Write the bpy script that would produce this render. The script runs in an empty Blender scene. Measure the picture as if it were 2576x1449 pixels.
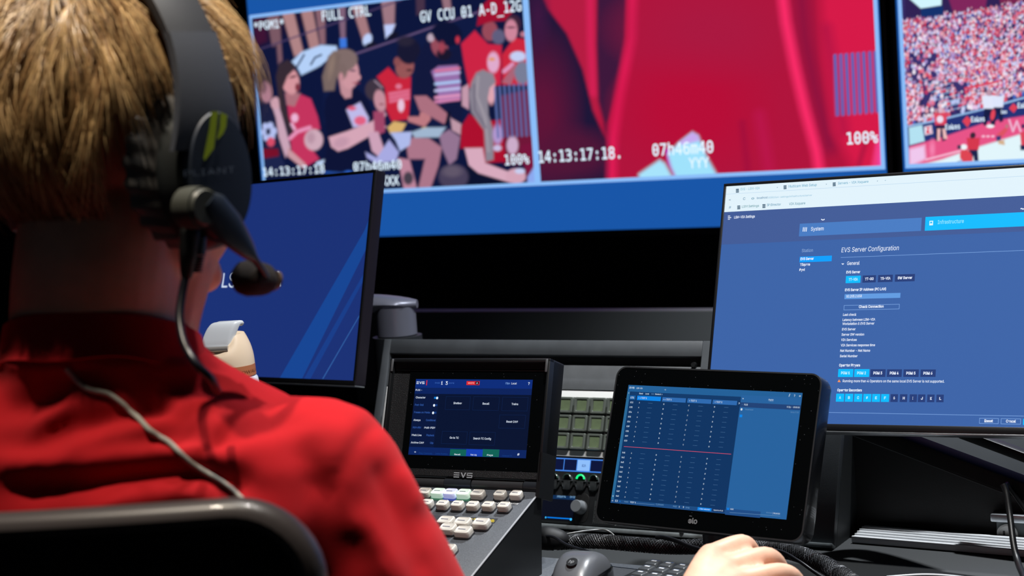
import bpy, bmesh, math, random
import numpy as np
from mathutils import Matrix, Vector
from mathutils.bvhtree import BVHTree

# ------------------------------------------------------------------ camera, world, lights, exposure
SC = bpy.context.scene
PW, PH, FPX = 2576, 1449, 4145.0
CZ = 1.24                                  # eye height of the camera above the floor
PITCH, ROLL = -.0975, -.0701
cp, sp, cr, sr = math.cos(PITCH), math.sin(PITCH), math.cos(ROLL), math.sin(ROLL)
FWD = Vector((0, cp, sp)); UP0 = Vector((0, -sp, cp)); RT0 = Vector((1, 0, 0))
RT = cr*RT0 + sr*UP0; UPV = -sr*RT0 + cr*UP0
CAM = Vector((0, 0, CZ))
cd = bpy.data.cameras.new('camera'); cam = bpy.data.objects.new('camera', cd)
SC.collection.objects.link(cam); SC.camera = cam
cd.sensor_width = 36.0; cd.sensor_fit = 'HORIZONTAL'; cd.lens = FPX*36.0/PW
cd.clip_start = .05; cd.clip_end = 60
cam.matrix_world = Matrix(((RT.x, UPV.x, -FWD.x, CAM.x), (RT.y, UPV.y, -FWD.y, CAM.y), (RT.z, UPV.z, -FWD.z, CAM.z), (0, 0, 0, 1)))
cd.dof.use_dof = True; cd.dof.focus_distance = 1.90; cd.dof.aperture_fstop = 6.5

w = bpy.data.worlds.new('world'); SC.world = w; w.use_nodes = True
w.node_tree.nodes['Background'].inputs[0].default_value = (.55, .66, .9, 1)
w.node_tree.nodes['Background'].inputs[1].default_value = .035
SC.view_settings.view_transform = 'Standard'; SC.view_settings.look = 'None'
SC.view_settings.exposure = 0; SC.view_settings.gamma = 1; SC.view_settings.use_curve_mapping = False

def lamp(kind, name, loc, target, power, col=(1, .93, .82), **k):
    d = bpy.data.lights.new(name, kind); d.energy = power; d.color = col
    for a, b in k.items(): setattr(d, a, b)
    o = bpy.data.objects.new(name, d); SC.collection.objects.link(o); o.location = loc
    o.rotation_euler = (Vector(target)-Vector(loc)).to_track_quat('-Z', 'Y').to_euler()
    return o
# the room's ceiling spots
lamp('SPOT', 'ceiling_spot', (.12, 1.46, 2.68), (-.10, 1.40, .9), 76, col=(1, .95, .88), spot_size=math.radians(64), spot_blend=.5, shadow_soft_size=.03)
lamp('SPOT', 'ceiling_spot', (-.40, .98, 2.68), (-.24, 1.24, 1.15), 92, col=(1, .88, .72), spot_size=math.radians(26), spot_blend=.7, shadow_soft_size=.03)
lamp('SPOT', 'ceiling_spot', (.36, 1.30, 2.68), (.22, 1.88, .8), 95, col=(.95, .97, 1), spot_size=math.radians(60), spot_blend=.6, shadow_soft_size=.04)
lamp('SPOT', 'ceiling_spot', (.80, 2.36, 2.68), (.70, 2.05, .7), 230, col=(.92, .96, 1), spot_size=math.radians(70), spot_blend=.6, shadow_soft_size=.03)

# ------------------------------------------------------------------ geometry helpers
def V(x, y, z): return Vector((x, y, z+CZ))           # z measured from the camera's height
def ray(px, py): return ((px-PW/2)/FPX*RT - (py-PH/2)/FPX*UPV + FWD)
def atY(px, py, Y): d = ray(px, py); return CAM + d*(Y/d.y)
def atZ(px, py, z): d = ray(px, py); return CAM + d*(z/d.z)
def proj(P):
    q = P-CAM; d = q.dot(FWD); return PW/2+FPX*q.dot(RT)/d, PH/2-FPX*q.dot(UPV)/d
class Frame:
    """a plane in the room: x right, u up, n towards the operator"""
    def __init__(s, yaw, tilt, o, roll=0):
        yaw, tilt, roll = map(math.radians, (yaw, tilt, roll))
        x = Vector((math.cos(yaw), -math.sin(yaw), 0)); back = Vector((math.sin(yaw), math.cos(yaw), 0))
        u = math.cos(tilt)*Vector((0, 0, 1)) + math.sin(tilt)*back
        s.x = math.cos(roll)*x + math.sin(roll)*u; s.u = -math.sin(roll)*x + math.cos(roll)*u
        s.n = s.x.cross(s.u); s.o = Vector(o)
        s.M = Matrix(((s.x.x, s.u.x, s.n.x, s.o.x), (s.x.y, s.u.y, s.n.y, s.o.y), (s.x.z, s.u.z, s.n.z, s.o.z), (0, 0, 0, 1)))
    def P(s, a, b, c=0): return s.o + s.x*a + s.u*b + s.n*c
    def ab(s, px, py, c=0):
        d = ray(px, py); o = s.o + s.n*c; t = (o-CAM).dot(s.n)/d.dot(s.n); q = CAM+d*t-o
        return q.dot(s.x), q.dot(s.u)
    def at(s, a, b, c=0):
        f = Frame(0, 0, (0, 0, 0)); f.x, f.u, f.n, f.o = s.x, s.u, s.n, s.P(a, b, c); f.M = s.M.copy(); f.M.translation = f.o; return f
I4 = Matrix.Identity(4)
class MB:
    def __init__(s): s.v = []; s.f = []; s.m = []; s.sm = []
    def add(s, vs, fs, mat=0, smooth=False, M=None):
        b = len(s.v)
        for p in vs: s.v.append(tuple(M @ Vector(p)) if M is not None else tuple(p))
        for f in fs: s.f.append(tuple(i+b for i in f)); s.m.append(mat); s.sm.append(smooth)
        return s
    def box(s, a0, a1, b0, b1, c0, c1, M=None, mat=0, bev=0, seg=2):
        bm = bmesh.new(); bmesh.ops.create_cube(bm, size=1)
        for v in bm.verts: v.co = Vector(((a0+a1)/2+v.co.x*(a1-a0), (b0+b1)/2+v.co.y*(b1-b0), (c0+c1)/2+v.co.z*(c1-c0)))
        if bev: bmesh.ops.bevel(bm, geom=bm.edges[:], offset=bev, segments=seg, profile=.5, affect='EDGES')
        bm.verts.ensure_lookup_table(); bm.verts.index_update()
        s.add([v.co for v in bm.verts], [[v.index for v in f.verts] for f in bm.faces], mat, bool(bev), M); bm.free(); return s
    def rings(s, rings, mat=0, smooth=True, close=True, cap0=True, cap1=True, M=None):
        n = len(rings[0]); vs = [p for r in rings for p in r]; fs = []
        for i in range(len(rings)-1):
            for j in range(n if close else n-1):
                k = (j+1) % n; fs.append((i*n+j, i*n+k, (i+1)*n+k, (i+1)*n+j))
        if cap0: fs.append(tuple(range(n-1, -1, -1)))
        if cap1: fs.append(tuple((len(rings)-1)*n+j for j in range(n)))
        return s.add(vs, fs, mat, smooth, M)
    def prism(s, poly, c0, c1, M=None, mat=0, bev=0, smooth=None):
        """poly counter-clockwise in (a,b); extruded from c0 to c1, front edge rounded by bev"""
        def off(d):
            n = len(poly); out = []
            for i in range(n):
                p, q, r = Vector(poly[i-1]), Vector(poly[i]), Vector(poly[(i+1) % n])
                e1 = (q-p).normalized() if (q-p).length > 1e-9 else Vector((1, 0)); e2 = (r-q).normalized() if (r-q).length > 1e-9 else e1
                n1, n2 = Vector((-e1.y, e1.x)), Vector((-e2.y, e2.x)); m = n1+n2
                m = m/max(m.length_squared, 1e-6)*2; out.append(q+m*d)
            return out
        if bev:
            seq = [(0, c0)]+[(bev*(1-math.cos(t)), c1-bev+bev*math.sin(t)) for t in (0, math.pi/6, math.pi/3, math.pi/2)]
        else: seq = [(0, c0), (0, c1)]
        rr = [[(q.x, q.y, c) for q in off(d)] for d, c in seq]
        return s.rings(rr, mat, bool(bev) if smooth is None else smooth, M=M)
    def cyl(s, p0, p1, r0, r1=None, n=24, mat=0, smooth=True, caps=True):
        return s.tube([Vector(p0), Vector(p1)], [r0, r0 if r1 is None else r1], n, mat, smooth, caps)
    def tube(s, pts, r, n=10, mat=0, smooth=True, caps=True, squash=None):
        pts = [Vector(p) for p in pts]; R = r if isinstance(r, (list, tuple)) else [r]*len(pts); rr = []
        t = (pts[1]-pts[0]).normalized(); a = t.orthogonal().normalized()
        for i, p in enumerate(pts):
            t2 = (pts[min(i+1, len(pts)-1)]-pts[max(i-1, 0)]).normalized()
            a = (a-t2*a.dot(t2)).normalized(); b = t2.cross(a)
            rr.append([p+(a*math.cos(2*math.pi*k/n)+b*math.sin(2*math.pi*k/n))*R[i] for k in range(n)])
        return s.rings(rr, mat, smooth, cap0=caps, cap1=caps)
    def lathe(s, prof, M=None, n=32, mat=0, smooth=True):
        rr = [[(r*math.cos(2*math.pi*k/n), r*math.sin(2*math.pi*k/n), z) for k in range(n)] for r, z in prof]
        return s.rings(rr, mat, smooth, M=M)
    def build(s, name, mats, parent=None, loc=None, sharp=40, fix=True):
        me = bpy.data.meshes.new(name)
        o0 = Vector(parent.location) if parent is not None and not parent.get('_w') else Vector((0, 0, 0))
        if parent is not None: o0 = parent.matrix_basis.translation.copy() if parent.parent is None else wl(parent)
        if loc is not None: o0 = Vector(loc)
        me.from_pydata([Vector(p)-o0 for p in s.v], [], s.f); me.validate()
        for m in (mats if isinstance(mats, (list, tuple)) else [mats]): me.materials.append(m)
        if len(me.polygons) == len(s.m):
            me.polygons.foreach_set('material_index', s.m); me.polygons.foreach_set('use_smooth', s.sm)
        if fix:
            bm = bmesh.new(); bm.from_mesh(me); bmesh.ops.recalc_face_normals(bm, faces=bm.faces); bm.to_mesh(me); bm.free()
        me.update()
        if any(s.sm): me.set_sharp_from_angle(angle=math.radians(sharp))
        o = bpy.data.objects.new(name, me); SC.collection.objects.link(o)
        if loc is not None and parent is None: o.location = o0
        if parent is not None: o.parent = parent
        return o
def wl(o):
    t = Vector(o.location)
    while o.parent: o = o.parent; t = t+o.location
    return t
def thing(name, label, cat, loc, group=None):
    o = bpy.data.objects.new(name, None); SC.collection.objects.link(o); o.location = loc; o.empty_display_size = .05
    return tag(o, label, cat, group)
def tag(o, label, cat=None, group=None):
    if label: o['label'] = label
    if cat: o['category'] = cat
    if group: o['group'] = group
    return o
def struct(o): o['kind'] = 'structure'; return o
def rrect(a0, b0, a1, b1, r, n=5):
    out = []
    for cx, cy, t0 in ((a1-r, b0+r, -90), (a1-r, b1-r, 0), (a0+r, b1-r, 90), (a0+r, b0+r, 180)):
        for k in range(n+1):
            t = math.radians(t0+90*k/n); out.append((cx+r*math.cos(t), cy+r*math.sin(t)))
    return out
def smooth_path(pts, n=8):
    pts = [Vector(p) for p in pts]; out = []
    for i in range(len(pts)-1):
        p0, p1, p2, p3 = pts[max(i-1, 0)], pts[i], pts[i+1], pts[min(i+2, len(pts)-1)]
        for k in range(n):
            t = k/n; out.append(.5*((2*p1)+(p2-p0)*t+(2*p0-5*p1+4*p2-p3)*t*t+(3*p1-p0-3*p2+p3)*t**3))
    return out+[pts[-1]]

# ------------------------------------------------------------------ materials
def lin(c): return tuple(((x/255)/12.92 if x <= 10.3 else (((x/255)+.055)/1.055)**2.4) for x in c)
MC = {}
def mat(name, col, rough=.5, metal=0, spec=.5, bump=None, noise=None, coat=0, emit=None, es=1, sheen=0, sss=0, trans=0, wear=None):
    if name in MC: return MC[name]
    m = bpy.data.materials.new(name); m.use_nodes = True; nt = m.node_tree; b = nt.nodes['Principled BSDF']
    b.inputs['Base Color'].default_value = (*lin(col), 1); b.inputs['Roughness'].default_value = rough
    b.inputs['Metallic'].default_value = metal; b.inputs['Specular IOR Level'].default_value = spec
    b.inputs['Coat Weight'].default_value = coat; b.inputs['Sheen Weight'].default_value = sheen
    b.inputs['Subsurface Weight'].default_value = sss; b.inputs['Transmission Weight'].default_value = trans
    if sss: b.inputs['Subsurface Radius'].default_value = (.012, .004, .002); b.inputs['Subsurface Scale'].default_value = 1
    if emit: b.inputs['Emission Color'].default_value = (*lin(emit), 1); b.inputs['Emission Strength'].default_value = es
    if bump or noise:
        tc = nt.nodes.new('ShaderNodeTexCoord'); nz = nt.nodes.new('ShaderNodeTexNoise')
        nt.links.new(tc.outputs['Object'], nz.inputs['Vector'])
        nz.inputs['Scale'].default_value = (bump or noise)[0]; nz.inputs['Detail'].default_value = 6
        if bump:
            bp = nt.nodes.new('ShaderNodeBump'); bp.inputs['Strength'].default_value = bump[1]; bp.inputs['Distance'].default_value = bump[2]
            nt.links.new(nz.outputs['Fac'], bp.inputs['Height']); nt.links.new(bp.outputs['Normal'], b.inputs['Normal'])
        if noise:
            n2 = nz
            if bump:
                n2 = nt.nodes.new('ShaderNodeTexNoise'); nt.links.new(tc.outputs['Object'], n2.inputs['Vector']); n2.inputs['Scale'].default_value = noise[0]; n2.inputs['Detail'].default_value = 4
            r = nt.nodes.new('ShaderNodeValToRGB'); nt.links.new(n2.outputs['Fac'], r.inputs['Fac'])
            r.color_ramp.elements[0].position = .35; r.color_ramp.elements[1].position = .68
            r.color_ramp.elements[0].color = (*lin([c*(1-noise[1]) for c in col]), 1); r.color_ramp.elements[1].color = (*lin([min(255, c*(1+noise[1])) for c in col]), 1)
            nt.links.new(r.outputs['Color'], b.inputs['Base Color'])
    MC[name] = m; return m
def dusty(name, col, rough, dust=(130, 135, 140), scale=420, thr=.74, spec=.5):
    """dark glass or plastic with a sparse scatter of dust specks"""
    if name in MC: return MC[name]
    m = mat(name, col, rough, spec=spec); nt = m.node_tree; b = nt.nodes['Principled BSDF']
    tc = nt.nodes.new('ShaderNodeTexCoord'); vo = nt.nodes.new('ShaderNodeTexVoronoi'); vo.inputs['Scale'].default_value = scale
    vo.inputs['Randomness'].default_value = 1
    nt.links.new(tc.outputs['Object'], vo.inputs['Vector'])
    sep = nt.nodes.new('ShaderNodeSeparateColor'); nt.links.new(vo.outputs['Color'], sep.inputs[0])
    gt = nt.nodes.new('ShaderNodeMath'); gt.operation = 'GREATER_THAN'; gt.inputs[1].default_value = thr; nt.links.new(sep.outputs[0], gt.inputs[0])
    lt = nt.nodes.new('ShaderNodeMath'); lt.operation = 'LESS_THAN'; lt.inputs[1].default_value = .16; nt.links.new(vo.outputs['Distance'], lt.inputs[0])
    mu = nt.nodes.new('ShaderNodeMath'); mu.operation = 'MULTIPLY'; nt.links.new(gt.outputs[0], mu.inputs[0]); nt.links.new(lt.outputs[0], mu.inputs[1])
    mx = nt.nodes.new('ShaderNodeMix'); mx.data_type = 'RGBA'; nt.links.new(mu.outputs[0], mx.inputs[0])
    mx.inputs[6].default_value = (*lin(col), 1); mx.inputs[7].default_value = (*lin(dust), 1); nt.links.new(mx.outputs[2], b.inputs['Base Color'])
    return m
def EM(c, s=1.0):
    """a lit screen colour"""
    c = tuple(int(x) for x in c); return mat('screen_%d_%d_%d_%d' % (*c, int(s*100)), (4, 4, 5), .35, spec=.3, emit=c, es=s)

M_BLACK = mat('black_plastic', (16, 17, 19), .42, bump=(900, .25, .0004))
M_BEZEL = mat('monitor_bezel', (20, 20, 22), .35, bump=(1400, .2, .0003))
M_EDGE = mat('monitor_edge', (46, 42, 52), .3, metal=.4)
M_GLASS = dusty('black_glass', (7, 9, 10), .12, dust=(86, 90, 94), scale=420, thr=.93)
M_GREYP = mat('grey_painted_metal', (84, 87, 92), .5, bump=(1500, .25, .0003), noise=(30, .05))
M_DGREY = mat('dark_grey_metal', (38, 41, 44), .5, bump=(1500, .25, .0003))
M_ALU = mat('aluminium', (176, 180, 184), .34, metal=.85, noise=(60, .06))
M_WALL = mat('black_wall_paint', (17, 17, 18), .85, noise=(3, .12))

# ------------------------------------------------------------------ lettering
FONTS = {'sans': None}
try:
    import os
    for d in bpy.utils.resource_path('LOCAL'),:
        p = os.path.join(d, 'datafiles', 'fonts', 'DejaVuSansMono.woff2')
        if os.path.exists(p): FONTS['mono'] = bpy.data.fonts.load(p)
        p = os.path.join(d, 'datafiles', 'fonts', 'Inter.woff2')
        if os.path.exists(p): FONTS['sans'] = bpy.data.fonts.load(p)
except Exception: pass
TC = {}
def text_geo(s, font='sans', bold=0.0):
    key = (s, font, bold)
    if key in TC: return TC[key]
    cu = bpy.data.curves.new('t', 'FONT'); cu.body = s; cu.size = 1; cu.resolution_u = 2; cu.offset = bold
    if FONTS.get(font): cu.font = FONTS[font]
    ob = bpy.data.objects.new('t', cu); SC.collection.objects.link(ob)
    dg = bpy.context.evaluated_depsgraph_get(); me = ob.evaluated_get(dg).to_mesh()
    vs = [(v.co.x, v.co.y) for v in me.vertices]; fs = [tuple(p.vertices) for p in me.polygons]
    ob.to_mesh_clear(); bpy.data.objects.remove(ob); bpy.data.curves.remove(cu)
    TC[key] = (vs, fs); return TC[key]
def cap_h(font):
    vs, _ = text_geo('H', font); return max(v[1] for v in vs)
class Face:
    """graphics laid on a flat screen or panel: one mesh, many colours, thin layers"""
    def __init__(s, fr): s.fr = fr; s.mb = MB(); s.mats = []; s.L = .00012
    def mi(s, m):
        if m not in s.mats: s.mats.append(m)
        return s.mats.index(m)
    def quad(s, a0, b0, a1, b1, m, layer=1):
        c = s.L*layer
        s.mb.add([s.fr.P(a0, b0, c), s.fr.P(a1, b0, c), s.fr.P(a1, b1, c), s.fr.P(a0, b1, c)], [(0, 1, 2, 3)], s.mi(m))
    def poly(s, ab, m, layer=1):
        s.mb.add([s.fr.P(a, b, s.L*layer) for a, b in ab], [tuple(range(len(ab)))], s.mi(m))
    def rect(s, x0, y0, x1, y1, m, layer=1):          # top-left and bottom-right corners as read off the photograph
        a0, b1 = s.fr.ab(x0, y0); a1, b0 = s.fr.ab(x1, y1); s.quad(a0, b0, a1, b1, m, layer); return a0, b0, a1, b1
    def frame(s, a0, b0, a1, b1, t, m, layer=1):
        s.quad(a0, b0, a1, b0+t, m, layer); s.quad(a0, b1-t, a1, b1, m, layer); s.quad(a0, b0+t, a0+t, b1-t, m, layer); s.quad(a1-t, b0+t, a1, b1-t, m, layer)
    def line(s, x0, y0, x1, y1, t, m, layer=1):
        p, q = Vector(s.fr.ab(x0, y0)), Vector(s.fr.ab(x1, y1)); d = (q-p).normalized(); n = Vector((-d.y, d.x))*t/2
        s.poly([p+n, p-n, q-n, q+n], m, layer)
    def text(s, t, x0, y0, x1, hpx, m, layer=2, font='sans', bold=0.0, slant=0):
        """baseline starts at (x0,y0) and the word ends at x1; hpx capital height, all in photograph pixels"""
        a0, b0 = s.fr.ab(x0, y0); dist = (s.fr.P(a0, b0)-CAM).dot(FWD); h = hpx*dist/FPX/max(.6, s.fr.u.dot(UPV))
        yy = y0
        for _ in range(3):
            a1, b1 = s.fr.ab(x1, yy); yy = proj(s.fr.P(a1, b0))[1]
        vs, fs = text_geo(t, font, bold)
        if not vs: return
        xs = [v[0] for v in vs]; k = h/cap_h(font); kx = (a1-a0)/max(1e-6, max(xs)-min(xs)); x00 = min(xs)
        c = s.L*layer
        s.mb.add([s.fr.P(a0+(v[0]-x00)*kx+v[1]*k*slant, b0+v[1]*k, c) for v in vs], fs, s.mi(m))
    def label(s, t, cx, cy, wpx, hpx, m, layer=2, font='sans', bold=0.0, slant=0):
        a, b = s.fr.ab(cx, cy); p0 = Vector(proj(s.fr.P(a, b))); dx = Vector(proj(s.fr.P(a+.001, b)))-p0; dy = Vector(proj(s.fr.P(a, b+.001)))-p0
        wa = wpx/dx.x*.001; h = -hpx/dy.y*.001
        vs, fs = text_geo(t, font, bold)
        if not vs: return
        xs = [v[0] for v in vs]; k = h/cap_h(font); kx = wa/max(1e-6, max(xs)-min(xs)); xm = (max(xs)+min(xs))/2
        s.mb.add([s.fr.P(a+(v[0]-xm)*kx+v[1]*k*slant, b-h/2+v[1]*k, s.L*layer) for v in vs], fs, s.mi(m))
    def build(s, name, parent): return s.mb.build(name, s.mats, parent, fix=False)
# ------------------------------------------------------------------ planes of the main things
WALL = Frame(33.0, 0, V(-.5968, 4.0978, -.1343))          # the wall of screens
S24 = .885
RM = Frame(32.25, 21.72, V(.2504*S24, 2.2107*S24, -.4171*S24), 1.11)  # monitor on the right
LM = Frame(44.8, 14.61, V(-.6884*S24, 3.0117*S24, -.4023*S24), 1.85)  # monitor on the left
EV = Frame(27.86, 20.15, V(-.1349, 1.9037, -.3734), .2)   # controller's screen
EL = Frame(35.98, 22.78, V(.0935, 1.8149, -.4267), -.26)  # small touchscreen
DESKZ = -.50; RDZ = -.540
DYAW = 31.0
DX = Vector((math.cos(math.radians(DYAW)), -math.sin(math.radians(DYAW)), 0)); DB = Vector((math.sin(math.radians(DYAW)), math.cos(math.radians(DYAW)), 0))

# ------------------------------------------------------------------ room
def slab(name, p0, p1, q1, q0, th, m):
    p0, p1, q1, q0 = map(Vector, (p0, p1, q1, q0)); n = (p1-p0).cross(q0-p0).normalized()*th
    mb = MB(); mb.rings([[p0, p1, q1, q0], [p-n for p in (p0, p1, q1, q0)]], smooth=False); return struct(mb.build(name, m))
WF = Frame(33, 0, WALL.P(0, 0, -.10)); zf, zc = 0.0, 2.72
def wp(a, z): p = WF.P(a, 0); return Vector((p.x, p.y, z))
M_CARPET = mat('dark_carpet', (30, 31, 34), .95, bump=(400, .5, .002), noise=(200, .2))
M_CEIL = mat('ceiling_paint', (50, 50, 52), .9)
slab('wall_back', wp(-2.2, zf), wp(3.6, zf), wp(3.6, zc), wp(-2.2, zc), .1, M_WALL)
dn = WF.n*6.2
slab('wall_left', wp(-2.2, zf)+dn, wp(-2.2, zf), wp(-2.2, zc), wp(-2.2, zc)+dn, .1, M_WALL)
slab('wall_right', wp(3.6, zf), wp(3.6, zf)+dn, wp(3.6, zc)+dn, wp(3.6, zc), .1, M_WALL)
slab('floor', wp(-2.3, 0)+dn, wp(3.7, 0)+dn, wp(3.7, 0)-WF.n*.1, wp(-2.3, 0)-WF.n*.1, .1, M_CARPET)
slab('ceiling', wp(-2.3, zc)-WF.n*.1, wp(3.7, zc)-WF.n*.1, wp(3.7, zc)+dn, wp(-2.3, zc)+dn, .1, M_CEIL)

# ------------------------------------------------------------------ pictures on the video wall
class Paint:
    def __init__(s, X, Y, base): s.X, s.Y = X, Y; s.C = np.tile(np.array(lin(base), float), (len(X), 1))
    def _mix(s, idx, m, col, al=1.0):
        m = np.clip(m, 0, 1)[:, None]*al; s.C[idx] = s.C[idx]*(1-m)+np.array(lin(col))*m
    def ell(s, cx, cy, rx, ry, col, soft=5, rot=0, al=1.0):
        R = max(rx, ry)+soft*2; idx = np.nonzero((abs(s.X-cx) < R) & (abs(s.Y-cy) < R))[0]
        if not len(idx): return
        x, y = s.X[idx]-cx, s.Y[idx]-cy; c, n = math.cos(math.radians(rot)), math.sin(math.radians(rot))
        u, v = (x*c+y*n)/rx, (-x*n+y*c)/ry; d = (np.sqrt(u*u+v*v)-1)*min(rx, ry); s._mix(idx, .5-d/(2*soft), col, al)
    def poly(s, pts, col, soft=4, al=1.0):
        P = np.array(pts, float); R = soft*2
        idx = np.nonzero((s.X > P[:, 0].min()-R) & (s.X < P[:, 0].max()+R) & (s.Y > P[:, 1].min()-R) & (s.Y < P[:, 1].max()+R))[0]
        if not len(idx): return
        x, y = s.X[idx], s.Y[idx]; d = np.full(len(idx), 1e9); ins = np.zeros(len(idx), bool)
        for i in range(len(P)):
            (x0, y0), (x1, y1) = P[i-1], P[i]; ex, ey = x1-x0, y1-y0; L = ex*ex+ey*ey+1e-9
            t = np.clip(((x-x0)*ex+(y-y0)*ey)/L, 0, 1); d = np.minimum(d, (x-x0-t*ex)**2+(y-y0-t*ey)**2)
            if abs(ey) > 1e-9:
                c = ((y0 > y) != (y1 > y)) & (x < ex*(y-y0)/ey+x0); ins ^= c
        d = np.sqrt(d)*np.where(ins, -1, 1); s._mix(idx, .5-d/(2*soft), col, al)
    def line(s, pts, wd, col, soft=4, al=1.0):
        P = np.array(pts, float); R = wd+soft*2
        idx = np.nonzero((s.X > P[:, 0].min()-R) & (s.X < P[:, 0].max()+R) & (s.Y > P[:, 1].min()-R) & (s.Y < P[:, 1].max()+R))[0]
        if not len(idx): return
        x, y = s.X[idx], s.Y[idx]; d = np.full(len(idx), 1e9)
        for i in range(1, len(P)):
            (x0, y0), (x1, y1) = P[i-1], P[i]; ex, ey = x1-x0, y1-y0; L = ex*ex+ey*ey+1e-9
            t = np.clip(((x-x0)*ex+(y-y0)*ey)/L, 0, 1); d = np.minimum(d, (x-x0-t*ex)**2+(y-y0-t*ey)**2)
        s._mix(idx, .5-(np.sqrt(d)-wd/2)/(2*soft), col, al)
def picture(name, fr, a0, b0, a1, b1, nx, ny, parent, painter, ox, oy, k, gain=1.0, c=.0012):
    A, B = np.meshgrid(np.linspace(a0, a1, nx), np.linspace(b0, b1, ny)); A, B = A.ravel(), B.ravel()
    P = np.array(fr.o)[None]+A[:, None]*np.array(fr.x)+B[:, None]*np.array(fr.u)+c*np.array(fr.n)
    q = P-np.array(CAM); d = q@np.array(FWD)
    X = (PW/2+FPX*(q@np.array(RT))/d-ox)*k; Y = (PH/2-FPX*(q@np.array(UPV))/d-oy)*k
    col = painter(X, Y)*gain
    i = np.arange(ny-1)[:, None]*nx+np.arange(nx-1)[None]; F = np.stack([i, i+1, i+nx+1, i+nx], -1).reshape(-1, 4)
    me = bpy.data.meshes.new(name); o0 = np.array(wl(parent))
    me.vertices.add(len(P)); me.vertices.foreach_set('co', (P-o0).astype(np.float32).ravel())
    me.loops.add(F.size); me.polygons.add(len(F)); me.loops.foreach_set('vertex_index', F.astype(np.int32).ravel())
    me.polygons.foreach_set('loop_start', np.arange(0, F.size, 4, dtype=np.int32)); me.update(calc_edges=True)
    at = me.color_attributes.new('picture', 'FLOAT_COLOR', 'POINT')
    at.data.foreach_set('color', np.concatenate([col, np.ones((len(col), 1))], 1).astype(np.float32).ravel())
    m = MC.get('video_picture')
    if not m:
        m = mat('video_picture', (4, 4, 5), .4, spec=.3, emit=(255, 255, 255)); n = m.node_tree.nodes.new('ShaderNodeAttribute'); n.attribute_name = 'picture'
        m.node_tree.links.new(n.outputs['Color'], m.node_tree.nodes['Principled BSDF'].inputs['Emission Color'])
    me.materials.append(m); o = bpy.data.objects.new(name, me); SC.collection.objects.link(o); o.parent = parent; return o

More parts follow.
